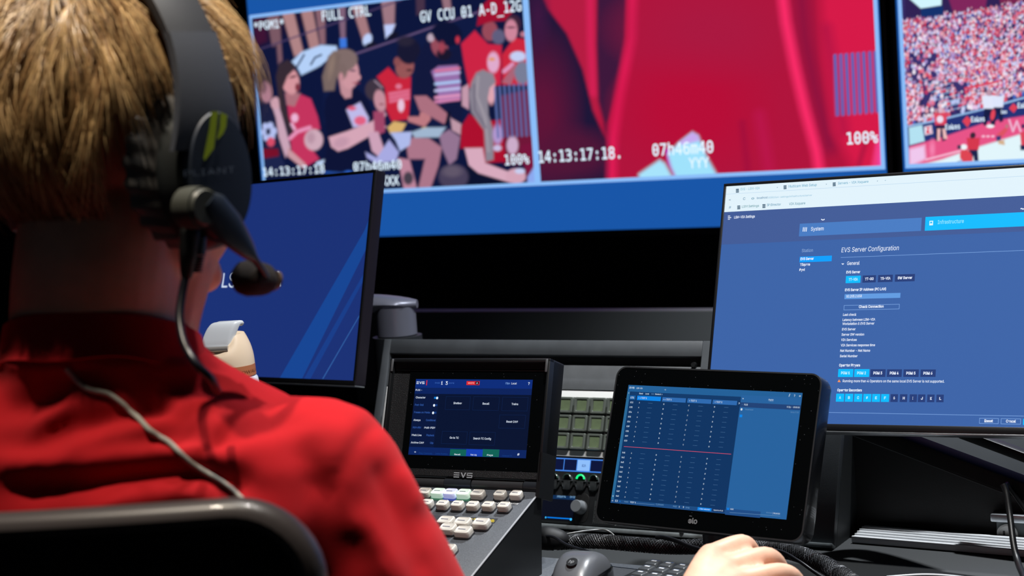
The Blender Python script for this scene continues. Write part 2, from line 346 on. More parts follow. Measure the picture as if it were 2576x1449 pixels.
def paint_stands(X, Y):
    p = Paint(X, Y, (13, 22, 60)); sk = (196, 146, 160)
    p.poly([(40, 60), (700, -60), (700, 60), (60, 360)], (26, 20, 52), 30)
    p.poly([(50, 100), (140, 90), (150, 300), (60, 340)], (62, 20, 52), 20)
    for q, c in (([(150, 120), (240, 100), (262, 440), (212, 490)], (122, 88, 100)), ([(258, 95), (342, 75), (418, 390), (350, 412)], (176, 132, 134)),
                 ([(395, 75), (480, 60), (532, 330), (470, 385)], (172, 128, 130)), ([(500, 60), (572, 40), (576, 320), (540, 330)], (138, 100, 112)),
                 ([(668, 40), (722, 20), (722, 300), (690, 310)], (128, 98, 122)), ([(755, 10), (835, 0), (905, 262), (850, 302)], (166, 122, 128)),
                 ([(975, -40), (1085, -40), (1078, 200), (1010, 222)], (158, 120, 132)), ([(1235, -40), (1300, -40), (1300, 110), (1240, 110)], (70, 50, 72)),
                 ([(1415, -60), (1480, -60), (1495, 70), (1440, 70)], (150, 112, 125))): p.poly(q, c, 9)
    p.line([(60, 372), (700, 150), (1130, 0)], 10, (74, 60, 100), 5)
    p.poly([(680, 280), (728, 278), (732, 345), (682, 350)], (60, 120, 222), 7)
    p.ell(882, 290, 32, 46, (188, 208, 250), 7, 20); p.ell(905, 328, 44, 18, (22, 22, 42), 6, -15)
    p.poly([(1005, 182), (1085, 176), (1060, 240), (1015, 280)], (190, 205, 250), 7); p.ell(1070, 262, 42, 20, (20, 20, 40), 6, -30)
    p.poly([(800, 395), (1380, 195), (1720, 70), (1900, 560), (1500, 1000), (560, 900), (560, 480)], (16, 26, 66), 12)
    p.line([(790, 395), (1110, 285), (1380, 190), (1700, 85)], 14, (98, 80, 120), 5)
    p.poly([(60, 380), (220, 330), (240, 560), (80, 560)], (16, 22, 58), 10)
    p.poly([(330, 450), (400, 380), (545, 328), (655, 335), (672, 400), (510, 495), (400, 548), (375, 500)], (180, 208, 248), 8)
    for q in ([(360, 500), (420, 400)], [(470, 470), (500, 420), (545, 400)], [(560, 470), (620, 420)]): p.line(q, 13, (24, 40, 76), 5)
    # woman at the left edge
    p.ell(112, 605, 66, 82, (42, 32, 50), 8); p.ell(140, 670, 46, 78, (176, 126, 142), 7, -8); p.ell(120, 630, 30, 50, (60, 42, 58), 10, al=.6)
    p.poly([(85, 800), (150, 760), (230, 800), (275, 1130), (100, 1160)], (28, 32, 64), 8)
    for a in range(0, 360, 45): p.ell(160+38*math.cos(a), 960+48*math.sin(a), 22, 24, (180, 192, 240), 7)
    p.ell(178, 1035, 28, 34, (214, 76, 104), 7); p.poly([(108, 1085), (230, 1085), (240, 1150), (112, 1160)], (120, 16, 42), 7)
    p.poly([(175, 735), (240, 735), (262, 850), (322, 1080), (285, 1150), (236, 1000), (215, 860)], (202, 164, 184), 7); p.ell(212, 752, 36, 44, (206, 160, 175), 6)
    p.poly([(110, 1160), (250, 1135), (300, 1240), (120, 1260)], (28, 36, 76), 8)
    # woman in the pink shirt
    p.poly([(298, 765), (400, 690), (470, 720), (520, 850), (538, 940), (470, 965), (480, 1090), (532, 1160), (430, 1215), (330, 1110), (310, 900)], (196, 52, 94), 7)
    p.poly([(280, 680), (395, 680), (352, 778), (292, 765)], (172, 112, 124), 7)
    p.ell(318, 590, 66, 100, (214, 150, 158), 7, -12); p.ell(372, 636, 17, 30, (126, 52, 66), 5); p.ell(340, 560, 26, 8, (90, 50, 60), 5, -15)
    p.poly([(215, 560), (235, 470), (300, 435), (365, 490), (300, 555), (266, 640), (275, 720), (305, 850), (348, 960), (318, 995), (245, 800)], (54, 42, 52), 8)
    p.ell(352, 860, 26, 32, (236, 180, 214), 7); p.line([(315, 1010), (370, 960), (462, 930)], 26, (232, 150, 190), 8); p.line([(330, 905), (350, 940)], 20, (236, 180, 214), 8)
    p.ell(490, 1020, 68, 78, (206, 170, 186), 8); p.ell(470, 1005, 30, 40, (170, 130, 150), 12, al=.6)
    p.poly([(300, 1075), (432, 1195), (418, 1232), (300, 1140)], (202, 152, 162), 6); p.line([(520, 1192), (592, 1168)], 24, (196, 218, 250), 6)
    p.poly([(540, 1260), (590, 1210), (660, 1215), (800, 1262)], (52, 110, 220), 8)
    # fair woman with a ponytail
    p.poly([(575, 720), (640, 640), (700, 690), (800, 640), (880, 715), (925, 830), (900, 940), (890, 1180), (700, 1260), (555, 1250), (590, 1010), (565, 820)], (14, 20, 54), 8)
    p.poly([(670, 560), (770, 620), (765, 710), (720, 720), (690, 680)], (194, 142, 152), 7)
    p.ell(752, 535, 68, 112, (206, 150, 160), 7); p.ell(820, 565, 14, 20, (206, 150, 160), 5); p.ell(775, 515, 22, 7, (90, 70, 90), 5); p.ell(800, 605, 22, 6, (150, 60, 80), 5)
    p.ell(705, 440, 105, 84, (128, 108, 106), 8, -10); p.ell(690, 520, 46, 60, (124, 104, 102), 10)
    p.poly([(640, 370), (595, 410), (552, 560), (566, 665), (640, 660), (662, 540), (690, 400)], (120, 102, 98), 9); p.ell(620, 480, 20, 90, (150, 128, 116), 12, 10, .6)
    p.ell(690, 560, 16, 30, (196, 140, 150), 5)
    p.poly([(728, 800), (830, 745), (892, 860), (885, 915), (780, 930)], (190, 186, 234), 8); p.ell(830, 880, 44, 34, (226, 96, 130), 8); p.ell(770, 790, 30, 16, (220, 90, 120), 7)
    p.poly([(600, 1000), (740, 955), (915, 885), (1008, 815), (1020, 838), (962, 900), (1025, 925), (965, 955), (740, 1082), (668, 1104), (618, 1070)], (214, 166, 184), 7)
    p.ell(690, 1040, 60, 36, (176, 134, 158), 14, -20, .5)
    # little girl
    p.poly([(925, 815), (1005, 800), (1010, 960), (935, 1000)], (160, 70, 104), 7)
    p.ell(935, 655, 70, 78, (62, 52, 66), 8); p.ell(975, 735, 44, 80, (196, 142, 156), 7, -10); p.line([(935, 590), (990, 640)], 8, (170, 150, 170), 5); p.ell(985, 760, 16, 5, (130, 60, 70), 4)
    p.poly([(885, 965), (960, 960), (1015, 1120), (1005, 1180), (915, 1100)], (206, 162, 186), 7)
    p.poly([(868, 1110), (950, 1150), (1040, 1020), (1112, 1110), (1090, 1175), (940, 1190), (880, 1150)], (168, 170, 226), 8)
    # boy in red looking down
    p.poly([(950, 560), (1035, 490), (1100, 560), (1200, 560), (1196, 700), (1182, 870), (1060, 885), (1020, 800), (1010, 640)], (200, 36, 60), 7)
    p.ell(1155, 490, 66, 82, (150, 86, 88), 7, 15); p.ell(1100, 450, 26, 34, (138, 78, 82), 6); p.ell(1185, 372, 84, 96, (24, 24, 50), 8); p.ell(1160, 300, 60, 36, (40, 36, 56), 12)
    p.ell(1188, 512, 20, 8, (60, 30, 40), 5); p.poly([(1035, 675), (1190, 650), (1192, 725), (1042, 752)], (222, 110, 142), 7)
    p.line([(1040, 700), (1190, 672)], 5, (200, 50, 80), 4); p.line([(1042, 728), (1190, 700)], 5, (200, 50, 80), 4)
    p.ell(1128, 770, 24, 46, (232, 196, 220), 6); p.ell(1110, 630, 22, 18, (222, 120, 150), 6)
    p.poly([(1178, 850), (1260, 850), (1270, 815), (1335, 815), (1345, 870), (1300, 925), (1178, 885)], (190, 122, 130), 7)
    p.poly([(1165, 1045), (1215, 1000), (1330, 1008), (1425, 1075), (1400, 1210), (1342, 1375), (1250, 1385), (1302, 1160), (1180, 1160)], (172, 118, 138), 9)
    p.poly([(1405, 985), (1480, 945), (1560, 1000), (1532, 1160), (1480, 1205), (1425, 1080)], (148, 116, 146), 9)
    p.poly([(1028, 930), (1075, 885), (1165, 900), (1135, 960), (1050, 975)], (216, 176, 110), 7); p.ell(1300, 940, 22, 14, (220, 170, 60), 6)
    p.poly([(1048, 968), (1205, 960), (1192, 1058), (1120, 1102), (1088, 1025)], (174, 186, 236), 7); p.poly([(1200, 965), (1300, 930), (1455, 928), (1405, 1000), (1230, 1005)], (160, 182, 208), 8)
    # man in black with a cap
    p.poly([(1245, 420), (1325, 270), (1372, 258), (1420, 420), (1560, 320), (1572, 560), (1592, 640), (1565, 900), (1420, 860), (1335, 775), (1305, 705), (1218, 700), (1225, 500)], (18, 24, 60), 8)
    p.ell(1408, 335, 60, 84, (150, 76, 92), 7, -15); p.ell(1345, 275, 26, 30, (188, 168, 186), 7); p.ell(1440, 395, 54, 44, (26, 22, 44), 9); p.ell(1465, 245, 112, 88, (14, 20, 52), 8, 20); p.ell(1425, 345, 22, 40, (160, 66, 84), 9)
    p.ell(1540, 290, 16, 26, (196, 52, 72), 6)
    p.poly([(1348, 520), (1400, 482), (1542, 474), (1560, 600), (1562, 718), (1402, 756), (1392, 640)], (150, 110, 170), 8)
    for k, c in ((505, (216, 120, 160)), (535, (190, 180, 226)), (600, (170, 200, 245)), (650, (190, 190, 235)), (700, (226, 150, 190)), (730, (214, 130, 175))): p.line([(1380, k+12), (1550, k-6)], 20, c, 7)
    p.poly([(1222, 700), (1312, 698), (1485, 845), (1442, 905), (1262, 805)], (172, 112, 128), 7); p.line([(1478, 825), (1462, 905)], 26, (16, 20, 44), 5)
    p.poly([(1488, 860), (1568, 905), (1562, 985), (1500, 950)], (192, 152, 168), 7); p.poly([(1570, 640), (1622, 608), (1622, 800), (1572, 770)], (196, 152, 172), 7)
    # man in red at the top, woman beside him
    p.poly([(1565, 320), (1665, 222), (1760, 320), (1862, 330), (1856, 620), (1622, 640), (1585, 450)], (204, 36, 68), 8)
    p.ell(1775, 225, 56, 74, (152, 74, 90), 7); p.ell(1838, 268, 48, 54, (96, 94, 126), 9); p.poly([(1680, 190), (1700, 60), (1780, -20), (1880, -10), (1945, 80), (1900, 150), (1800, 155)], (160, 16, 48), 8)
    p.ell(1800, 455, 44, 76, (224, 170, 205), 8); p.ell(1790, 432, 22, 12, (226, 150, 90), 6)
    p.poly([(1862, 400), (1955, 275), (2060, 290), (2062, 620), (1868, 620)], (204, 38, 62), 8); p.ell(1945, 175, 58, 68, (60, 36, 58), 8); p.ell(1930, 222, 46, 80, (206, 134, 156), 7); p.ell(1930, 200, 30, 7, (90, 50, 70), 5)
    p.ell(1980, 412, 58, 38, (196, 206, 244), 7); p.line([(1880, 520), (1940, 470)], 30, (220, 150, 190), 8); p.poly([(1862, 600), (1950, 470), (1965, 520), (1930, 620)], (170, 100, 120), 7)
    p.ell(2012, 530, 58, 84, (120, 126, 152), 10); p.ell(2020, 250, 24, 20, (190, 120, 140), 6)
    # woman with long hair, nearest on the right
    p.poly([(1850, 700), (2110, 640), (2110, 1200), (1880, 1200)], (112, 22, 56), 12)
    p.poly([(1625, 830), (1720, 890), (1860, 870), (1892, 1180), (1725, 1190), (1722, 1080), (1560, 1082), (1568, 920)], (172, 16, 46), 7)
    p.ell(1778, 650, 38, 110, (224, 166, 178), 7, -4); p.ell(1800, 680, 12, 20, (224, 166, 178), 5)
    p.poly([(1640, 600), (1675, 530), (1725, 508), (1800, 540), (1818, 600), (1775, 640), (1760, 720), (1765, 840), (1802, 950), (1802, 1165), (1745, 1180), (1732, 950), (1640, 820), (1622, 690)], (138, 132, 146), 8)
    p.line([(1690, 560), (1680, 700), (1740, 860), (1765, 1100)], 16, (170, 162, 172), 8, .7); p.line([(1660, 620), (1665, 800), (1745, 930)], 14, (100, 92, 112), 8, .7)
    p.ell(1832, 980, 36, 72, (176, 150, 206), 9); p.ell(1830, 1080, 30, 22, (200, 190, 226), 7)
    p.poly([(1590, 1080), (1722, 1078), (1742, 1188), (1900, 1248), (1950, 1290), (1930, 1335), (1690, 1268), (1622, 1205)], (216, 170, 190), 7)
    p.ell(1965, 1285, 74, 56, (212, 164, 184), 7); p.ell(1995, 1248, 38, 20, (200, 206, 240), 5); p.poly([(1600, 1195), (1690, 1262), (1900, 1328), (1990, 1350), (1990, 1390), (1600, 1390)], (12, 18, 46), 8)
    p.poly([(2000, 1060), (2090, 1040), (2110, 1330), (2050, 1330)], (120, 20, 60), 9); p.ell(1940, 1060, 42, 66, (204, 172, 202), 9); p.poly([(2050, 1290), (2120, 1180), (2130, 1380), (2050, 1380)], (140, 170, 240), 9)
    p.ell(1510, 1290, 108, 92, (72, 64, 90), 12); p.ell(1500, 1250, 70, 40, (110, 98, 116), 16, al=.6)
    p.poly([(1105, 1150), (1190, 1165), (1245, 1380), (1150, 1395)], (190, 134, 156), 8); p.ell(1180, 1300, 36, 48, (70, 62, 76), 9)
    for k in range(8):
        x = 1812+k*34.5; p.line([(x, 640-k*5), (x+24, 1000-k*2)], 17, (92, 110, 172), 5, .85)
    return p.C
def paint_red(X, Y):
    p = Paint(X, Y, (176, 20, 60))
    p.poly([(-60, -80), (520, -80), (520, 900), (400, 700), (200, 200)], (182, 28, 66), 30)
    p.line([(450, -80), (455, 300), (470, 640)], 50, (212, 32, 84), 22)
    p.poly([(500, -80), (705, -80), (690, 300), (640, 600), (560, 900), (508, 700), (495, 300)], (62, 24, 60), 14)
    p.poly([(-60, -80), (100, -80), (160, 60), (290, 230), (400, 480), (470, 760), (540, 920), (590, 1000), (590, 1300), (-60, 1300)], (30, 22, 56), 12)
    p.ell(120, 800, 190, 420, (98, 20, 56), 120, al=.9); p.ell(330, 1060, 260, 170, (84, 22, 56), 60, al=.8); p.ell(90, 120, 60, 160, (66, 24, 66), 50, al=.8)
    p.line([(560, 860), (590, 1000)], 30, (120, 22, 60), 16)
    p.line([(745, -80), (735, 260), (660, 640), (610, 950), (600, 1280)], 62, (222, 28, 84), 28)
    p.ell(1150, 760, 420, 330, (184, 12, 54), 160, al=.8); p.ell(1300, 200, 500, 240, (168, 26, 66), 160, al=.7)
    p.line([(1900, -80), (1930, 250), (2000, 600), (2100, 1000)], 100, (140, 18, 62), 60)
    p.poly([(2040, -80), (2560, -80), (2560, 1240), (2300, 1240), (2130, 900), (2060, 400)], (214, 26, 72), 50)
    p.line([(1770, -80), (1800, 150), (1860, 450), (1930, 750), (2010, 1040), (2040, 1240)], 66, (250, 44, 104), 30)
    p.line([(2080, 200), (2150, 600), (2200, 900)], 60, (170, 20, 68), 50, .8)
    p.line([(1620, 800), (1690, 1200)], 70, (186, 22, 74), 40)
    p.line([(1500, 850), (1540, 1200)], 30, (160, 14, 60), 30); p.ell(2475, 1090, 40, 130, (246, 90, 200), 30); p.line([(2440, 980), (2400, 1200)], 30, (246, 60, 130), 22)
    p.line([(2360, 950), (2290, 1180)], 26, (170, 22, 64), 22)
    p.line([(985, 1040), (1000, 1120), (1060, 1240)], 26, (190, 60, 205), 9)
    p.poly([(785, 1200), (930, 1102), (965, 1125), (1015, 1215), (1010, 1250), (795, 1250)], (168, 228, 252), 14)
    p.poly([(985, 1062), (1060, 985), (1155, 912), (1195, 935), (1260, 1090), (1325, 1205), (1320, 1240), (1050, 1240), (1010, 1150)], (160, 226, 252), 14)
    p.poly([(1060, 985), (1155, 912), (1195, 935), (1205, 970), (1090, 1000)], (200, 170, 240), 10)
    for k in range(8):
        x = 2138+k*39.8; p.line([(x, 384-k*3.4), (x+17, 790-k*3.4)], 24, (96, 98, 180), 4)
    return p.C
def paint_arena(X, Y):
    p = Paint(X, Y, (58, 50, 110)); R = random.Random(5)
    p.poly([(300, -900), (3500, -900), (3500, -340), (1900, -120), (1000, 60), (760, 120), (640, 90), (300, 150)], (48, 34, 84), 12)
    p.poly([(640, -40), (960, -40), (940, 60), (800, 130), (690, 110)], (128, 38, 92), 9); p.poly([(1050, -40), (1247, -60), (1247, 20), (1060, 40)], (120, 36, 80), 8)
    pal = [(226, 66, 96), (214, 52, 78), (232, 90, 110), (236, 200, 236), (220, 214, 250), (196, 206, 250), (236, 120, 150), (170, 150, 214), (60, 100, 190), (40, 40, 96), (238, 170, 180), (206, 140, 190), (250, 240, 252), (120, 86, 150), (200, 60, 100)]
    y = 40.0
    while y < 1000:
        x = 280+R.random()*20
        while x < 3400:
            yy = y-(x-300)*.16+R.uniform(-8, 8); lim = 985-(x-330)*.27; top = 150-(x-300)*.16
            if top < yy < lim and R.random() < .93 and not (330 < x < 560 and 400 < yy < 640 and R.random() < .6) and not (430 < x < 800 and 620 < yy < 900 and R.random() < .62):
                c = R.choice(pal); s_ = 9+yy*.006
                p.ell(x, yy+s_*1.1, s_*1.05, s_*1.35, c, 4, al=.92); p.ell(x+R.uniform(-3, 3), yy-s_*.7, s_*.52, s_*.6, R.choice([(236, 180, 196), (214, 150, 170), (110, 70, 90), (246, 236, 250)]), 3, al=.9)
            x += 17+R.random()*9
        y += 22
    for k in range(9): p.line([(450+k*22, 640+k*30), (620+k*22, 600+k*30)], 7, (150, 190, 232), 4, .8)
    p.line([(490, 630), (900, 540), (1247, 450)], 10, (226, 60, 90), 5, .6); p.line([(780, 700), (1045, 645)], 16, (222, 58, 88), 4)
    p.poly([(420, -60), (595, -60), (592, 44), (430, 68), (340, -10)], (210, 246, 255), 6); p.poly([(430, 70), (605, 42), (610, 120), (430, 140)], (20, 50, 110), 7)
    p.line([(332, 1000), (560, 955), (930, 865), (1247, 775), (1800, 620), (3400, 190)], 16, (150, 190, 236), 5)
    p.poly([(332, 1010), (560, 962), (930, 872), (1247, 785), (1800, 630), (3400, 200), (3400, 470), (1800, 820), (1247, 915), (960, 960), (620, 1075), (340, 1155)], (36, 52, 118), 5)
    p.poly([(334, 1012), (440, 990), (460, 1118), (340, 1150)], (180, 226, 242), 5)
    p.poly([(455, 1005), (515, 992), (524, 1058), (462, 1072)], (238, 226, 244), 5); p.poly([(462, 1012), (508, 1002), (516, 1052), (468, 1062)], (226, 74, 96), 4)
    p.poly([(340, 1160), (620, 1080), (960, 965), (1247, 918), (1800, 820), (3400, 470), (3400, 560), (1800, 900), (1247, 1060), (880, 1170), (600, 1270), (335, 1330)], (232, 84, 136), 8)
    p.poly([(336, 1180), (460, 1150), (470, 1262), (340, 1320)], (240, 200, 238), 16); p.ell(520, 1180, 20, 60, (246, 130, 176), 14)
    p.poly([(335, 1330), (600, 1262), (880, 1165), (1247, 1055), (1800, 890), (3400, 550), (3400, 1500), (335, 1500)], (226, 246, 252), 10)
    p.line([(475, 1264), (740, 1195)], 12, (250, 200, 225), 6); p.line([(640, 1330), (735, 1280)], 12, (16, 40, 80), 5)
    for d in (925, 962, 1000): p.ell(d, 1080, 13, 8, (250, 200, 225), 4)
    dm = (222, 66, 88)
    p.poly([(758, 960), (795, 918), (832, 952), (800, 1010)], dm, 3); p.poly([(1128, 858), (1162, 818), (1198, 850), (1166, 895)], dm, 3)
    # officials and players
    def fig(x, y, h, top, bot, hair, lean=0):
        p.poly([(x-h*.13, y-h*.52), (x+h*.13, y-h*.52), (x+h*.17, y-h*.04), (x+h*.06, y), (x, y-h*.3), (x-h*.08, y), (x-h*.16, y-h*.04)], bot, 5)
        p.poly([(x-h*.2+lean, y-h*.84), (x+h*.2+lean, y-h*.84), (x+h*.16, y-h*.48), (x-h*.15, y-h*.48)], top, 5); p.ell(x+lean*1.2, y-h*.92, h*.07, h*.09, hair, 4)
    fig(970, 1000, 290, (226, 232, 252), (24, 30, 70), (190, 150, 170)); fig(1040, 970, 250, (222, 230, 252), (24, 30, 74), (200, 150, 170))
    p.ell(1000, 910, 18, 44, (228, 70, 90), 4, 10); p.ell(980, 1000, 30, 14, (240, 246, 252), 4)
    fig(585, 1120, 270, (224, 70, 96), (40, 30, 70), (222, 180, 200)); p.ell(582, 945, 26, 28, (236, 226, 246), 5); p.poly([(560, 1020), (585, 1020), (580, 1115), (560, 1115)], (240, 190, 190), 5); p.poly([(600, 1020), (622, 1020), (640, 1100), (610, 1100)], (240, 190, 190), 5)
    fig(845, 1315, 265, (214, 56, 78), (28, 36, 76), (50, 36, 60)); p.ell(835, 1075, 16, 22, (60, 40, 56), 4)
    p.ell(790, 1250, 48, 70, (222, 70, 84), 5, -20); p.ell(770, 1165, 26, 22, (240, 246, 252), 5); p.ell(733, 1165, 16, 18, (70, 60, 90), 4); p.poly([(690, 1325), (750, 1260), (770, 1300), (720, 1325)], (170, 190, 230), 6)
    p.poly([(1030, 1065), (1100, 1010), (1122, 1030), (1070, 1090)], (222, 84, 100), 6); p.poly([(1025, 1080), (1065, 1075), (1062, 1115), (1030, 1118)], (44, 60, 120), 5); p.poly([(1040, 1115), (1090, 1110), (1095, 1150), (1045, 1140)], (214, 176, 140), 6); p.ell(1112, 1000, 14, 16, (190, 120, 130), 4)
    p.poly([(1215, 1050), (1300, 1030), (1300, 1150), (1225, 1160)], (222, 72, 92), 5); p.poly([(1215, 1150), (1290, 1150), (1290, 1190), (1220, 1190)], (30, 40, 80), 5); p.ell(1240, 1000, 14, 18, (40, 40, 90), 4)
    p.line([(1130, 950), (1160, 1040), (1190, 960), (1220, 1040)], 14, (240, 190, 220), 6)
    return p.C

def wall_display(label, a0, a1, tiles, texts, sponsor=None):
    """a large flat display hung on the wall; tiles are (a0,a1,b0,b1,painter,...)"""
    b0, b1 = -.103, .80; fr = WALL
    t = thing('wall_display', label, 'screen', fr.P((a0+a1)/2, b0-.012, -.03))
    mb = MB(); mb.prism(rrect(a0-.012, b0-.016, a1+.012, b1+.012, .004, 2), -.07, -.0005, fr.M, bev=.002); mb.build('housing', M_BLACK, t)
    mb = MB()
    for q in ((a0-.012, a1+.012, b0-.016, b0), (a0-.012, a1+.012, b1, b1+.012), (a0-.012, a0, b0, b1), (a1, a1+.012, b0, b1)): mb.box(*q, -.001, .004, fr.M, bev=.0008)
    mb.build('bezel', M_BEZEL, t)
    mb = MB(); mb.box(-.15, .15, .2, .5, -.1, -.068, fr.at((a0+a1)/2, 0, 0).M, bev=.004); mb.build('wall_bracket', M_DGREY, t)
    f = Face(fr); f.quad(a0, b0, a1, b1, EM((25, 86, 168)), 1)
    for (x0, x1, y0, y1) in tiles: f.quad(x0-.008, y0-.008, x1+.008, y1+.008, EM((140, 190, 250)), 4)
    for tx in texts:
        s_, x0, y0, x1, h = tx[:5]
        f.text(s_, x0, y0, x1, h, EM((222, 240, 255), 1.1), 14, 'sans' if len(tx) > 5 else 'mono', .012)
    f.build('screen', t); t['group'] = 'screens on the back wall'; return t
d1 = wall_display('large wall screen showing seated fans in one picture and red cloth in the other', -.004, 1.604, [(.008, .792, .008, .442), (.808, 1.592, .008, .442)],
    [('*PGM1*', 641, 77, 716, 20), ('FULL CTRL', 812, 53, 934, 24), ('GV CCU 01 A-D_12G', 1059, 56, 1313, 26), ('14:13:17:18', 664, 443, 818, 20), ('07h46m40', 891, 431, 1012, 22), ('XXX', 960, 467, 1006, 23),
     ('100%', 1272, 415, 1333, 25), ('14:13:17:18.', 1357, 409, 1561, 28), ('07h46m40', 1643, 392, 1796, 29), ('YYY', 1734, 423, 1786, 25), ('100%', 2132, 363, 2210, 29)])
picture('picture', WALL, .008, .008, .792, .442, 420, 236, d1, paint_stands, 620, 0, 2.899)['label'] = 'picture of seated fans in red and black shirts'
picture('picture', WALL, .808, .008, 1.592, .442, 240, 136, d1, paint_red, 1320, 0, 2.7404)['label'] = 'picture of blurred red cloth'
a3 = WALL.ab(2283, 420)[0]-.008
d2 = wall_display('wall screen at the right edge showing an arena crowd above a pale court', a3, a3+1.6, [(a3+.012, a3+.792, .008, .442)],
    [('Eakes', 2379, 326, 2416, 13, 's'), ('Eakes', 2444, 307, 2478, 13, 's'), ('Eakes', 2519, 286, 2534, 9, 's'), ('Eakes', 2561, 272, 2596, 13, 's'), ('N', 2328, 335, 2342, 13, 's')])
picture('picture', WALL, a3+.012, .008, a3+.792, .442, 520, 290, d2, paint_arena, 2180, 0, 3.149)['label'] = 'picture of an arena crowd and court'
# ------------------------------------------------------------------ console desk
M_DESK = mat('desk_laminate', (92, 96, 101), .48, bump=(700, .35, .0006), noise=(350, .07))
M_DESKB = mat('console_metal', (40, 43, 45), .55, bump=(900, .25, .0004))
M_TROUGH = mat('trough_lining', (12, 12, 13), .7)
OD = V(.034, 1.905, DESKZ)                     # the worktop's rear edge, level with the small touchscreen
DK0 = Frame(DYAW, 0, OD)
def dpt(a, b, z): return OD + DX*a + DB*b + Vector((0, 0, z-DESKZ))     # a along the desk, b to the back, z from the camera's height
def dbox(mb, a0, a1, b0, b1, z0, z1, m=0, bev=0):
    M = Matrix(((DX.x, DB.x, 0, OD.x), (DX.y, DB.y, 0, OD.y), (0, 0, 1, CZ), (0, 0, 0, 1)))
    return mb.box(a0, a1, b0, b1, z0, z1, M, m, bev)
desk = thing('console_desk', 'grey laminate control room worktop carrying mouse, keyboard and controller', 'desk', dpt(0, -.3, -1.24))
mb = MB(); dbox(mb, -1.05, 1.5, -.62, -.03, DESKZ-.028, DESKZ, bev=.004); mb.build('worktop', M_DESK, desk)
mb = MB(); dbox(mb, -1.05, 1.5, -.03, .085, DESKZ-.09, DESKZ-.082); dbox(mb, -1.05, 1.5, -.03, -.026, DESKZ-.082, DESKZ-.004); mb.build('cable_trough', M_TROUGH, desk)
mb = MB(); dbox(mb, -1.05, 1.5, .085, 1.02, DESKZ-.09, RDZ, bev=.002); mb.build('rear_deck', M_DESKB, desk)
for a in (-.95, 1.4):
    mb = MB(); dbox(mb, a-.03, a+.03, -.5, .9, -1.24, DESKZ-.07, bev=.004); mb.build('leg', M_DESKB, desk)
# riser behind the desk
mb = MB(); dbox(mb, -1.05, 1.9, 1.04, 1.08, -1.24, -.352, bev=.002)
riser = mb.build('console_riser', mat('riser_grey', (92, 96, 98), .6, bump=(900, .25, .0004)), loc=dpt(.4, 1.06, -1.24)); tag(riser, 'dark grey panel standing behind the desk below the wall screens', 'panel')

# ------------------------------------------------------------------ monitors on arms
def monitor(name, label, fr, w, h, bez, bot):
    t = thing(name, label, 'monitor', fr.P(w/2, -.02, -.02), 'monitors on arms')
    mb = MB(); mb.prism(rrect(-bez, -bot, w+bez, h+bez, .003, 3), -.018, -.0006, fr.M, bev=.0012)
    mb.prism(rrect(.12, .03, w-.12, h-.04, .02, 4), -.052, -.0175, fr.M); mb.build('housing', M_EDGE, t)
    mb = MB()
    for q in ((-bez+.001, w+bez-.001, -bot+.001, 0), (-bez+.001, w+bez-.001, h, h+bez-.001), (-bez+.001, 0, 0, h), (w, w+bez-.001, 0, h)): mb.box(*q, -.002, .0012, fr.M, bev=.0004)
    mb.build('bezel', M_BEZEL, t)
    mb = MB(); mb.box(-bez, w+bez, -bot-.0012, -bot+.0006, -.017, .0006, fr.M, bev=.0004); mb.build('trim_strip', M_ALU, t)
    mb = MB(); mb.box(w/2-.05, w/2+.05, h/2-.05, h/2+.05, -.062, -.051, fr.M, bev=.002); mb.build('mount_plate', M_BLACK, t)
    return t
W27, H27 = .597*S24, .336*S24
rm = monitor('monitor', 'wide black monitor at the right showing a blue settings page under a white browser bar', RM, W27, H27, .0045, .0085)
f = Face(RM); W_ = EM((232, 240, 255)); CY = EM((4, 188, 255)); DB_ = EM((38, 62, 122)); LN = EM((120, 160, 220)); MID = EM((72, 124, 196)); PALE = EM((150, 178, 222))
c3 = lambda x, y: (1780+x/3.236, 420+y/3.236)
c4 = lambda x, y: (1780+x/3.236, 800+y/3.236)
def T(f, s_, c, x0, y0, x1, h, m, bold=0.0, layer=5, slant=0, k=3.236):
    p, q = c(x0, y0), c(x1, y0); f.text(s_, p[0], p[1], q[0], h/k, m, layer, bold=bold, slant=slant)
def Rc(f, c, x0, y0, x1, y1, m, layer=3): return f.rect(*c(x0, y0), *c(x1, y1), m, layer)
f.quad(0, 0, W27, H27, EM((60, 100, 168)), 1)
bt = RM.ab(*c3(140, 368))[1]; bh = RM.ab(*c3(128, 632))[1]
f.quad(0, bt, W27, H27, EM((226, 243, 252)), 2); b1 = RM.ab(*c3(150, 225))[1]; f.quad(0, b1, W27, b1+.0006, EM((196, 222, 242)), 3)
f.quad(0, bh, W27, bt, EM((66, 92, 152)), 2)
for x, y in ((232, 190), (620, 162), (1020, 138), (243, 326), (448, 315)):
    for k in range(3):
        p = c3(x, y-10+k*11); q = c3(x+24, y-7+k*11); f.rect(p[0], p[1], q[0], q[1]+1.2, EM((50, 84, 110)), 4)
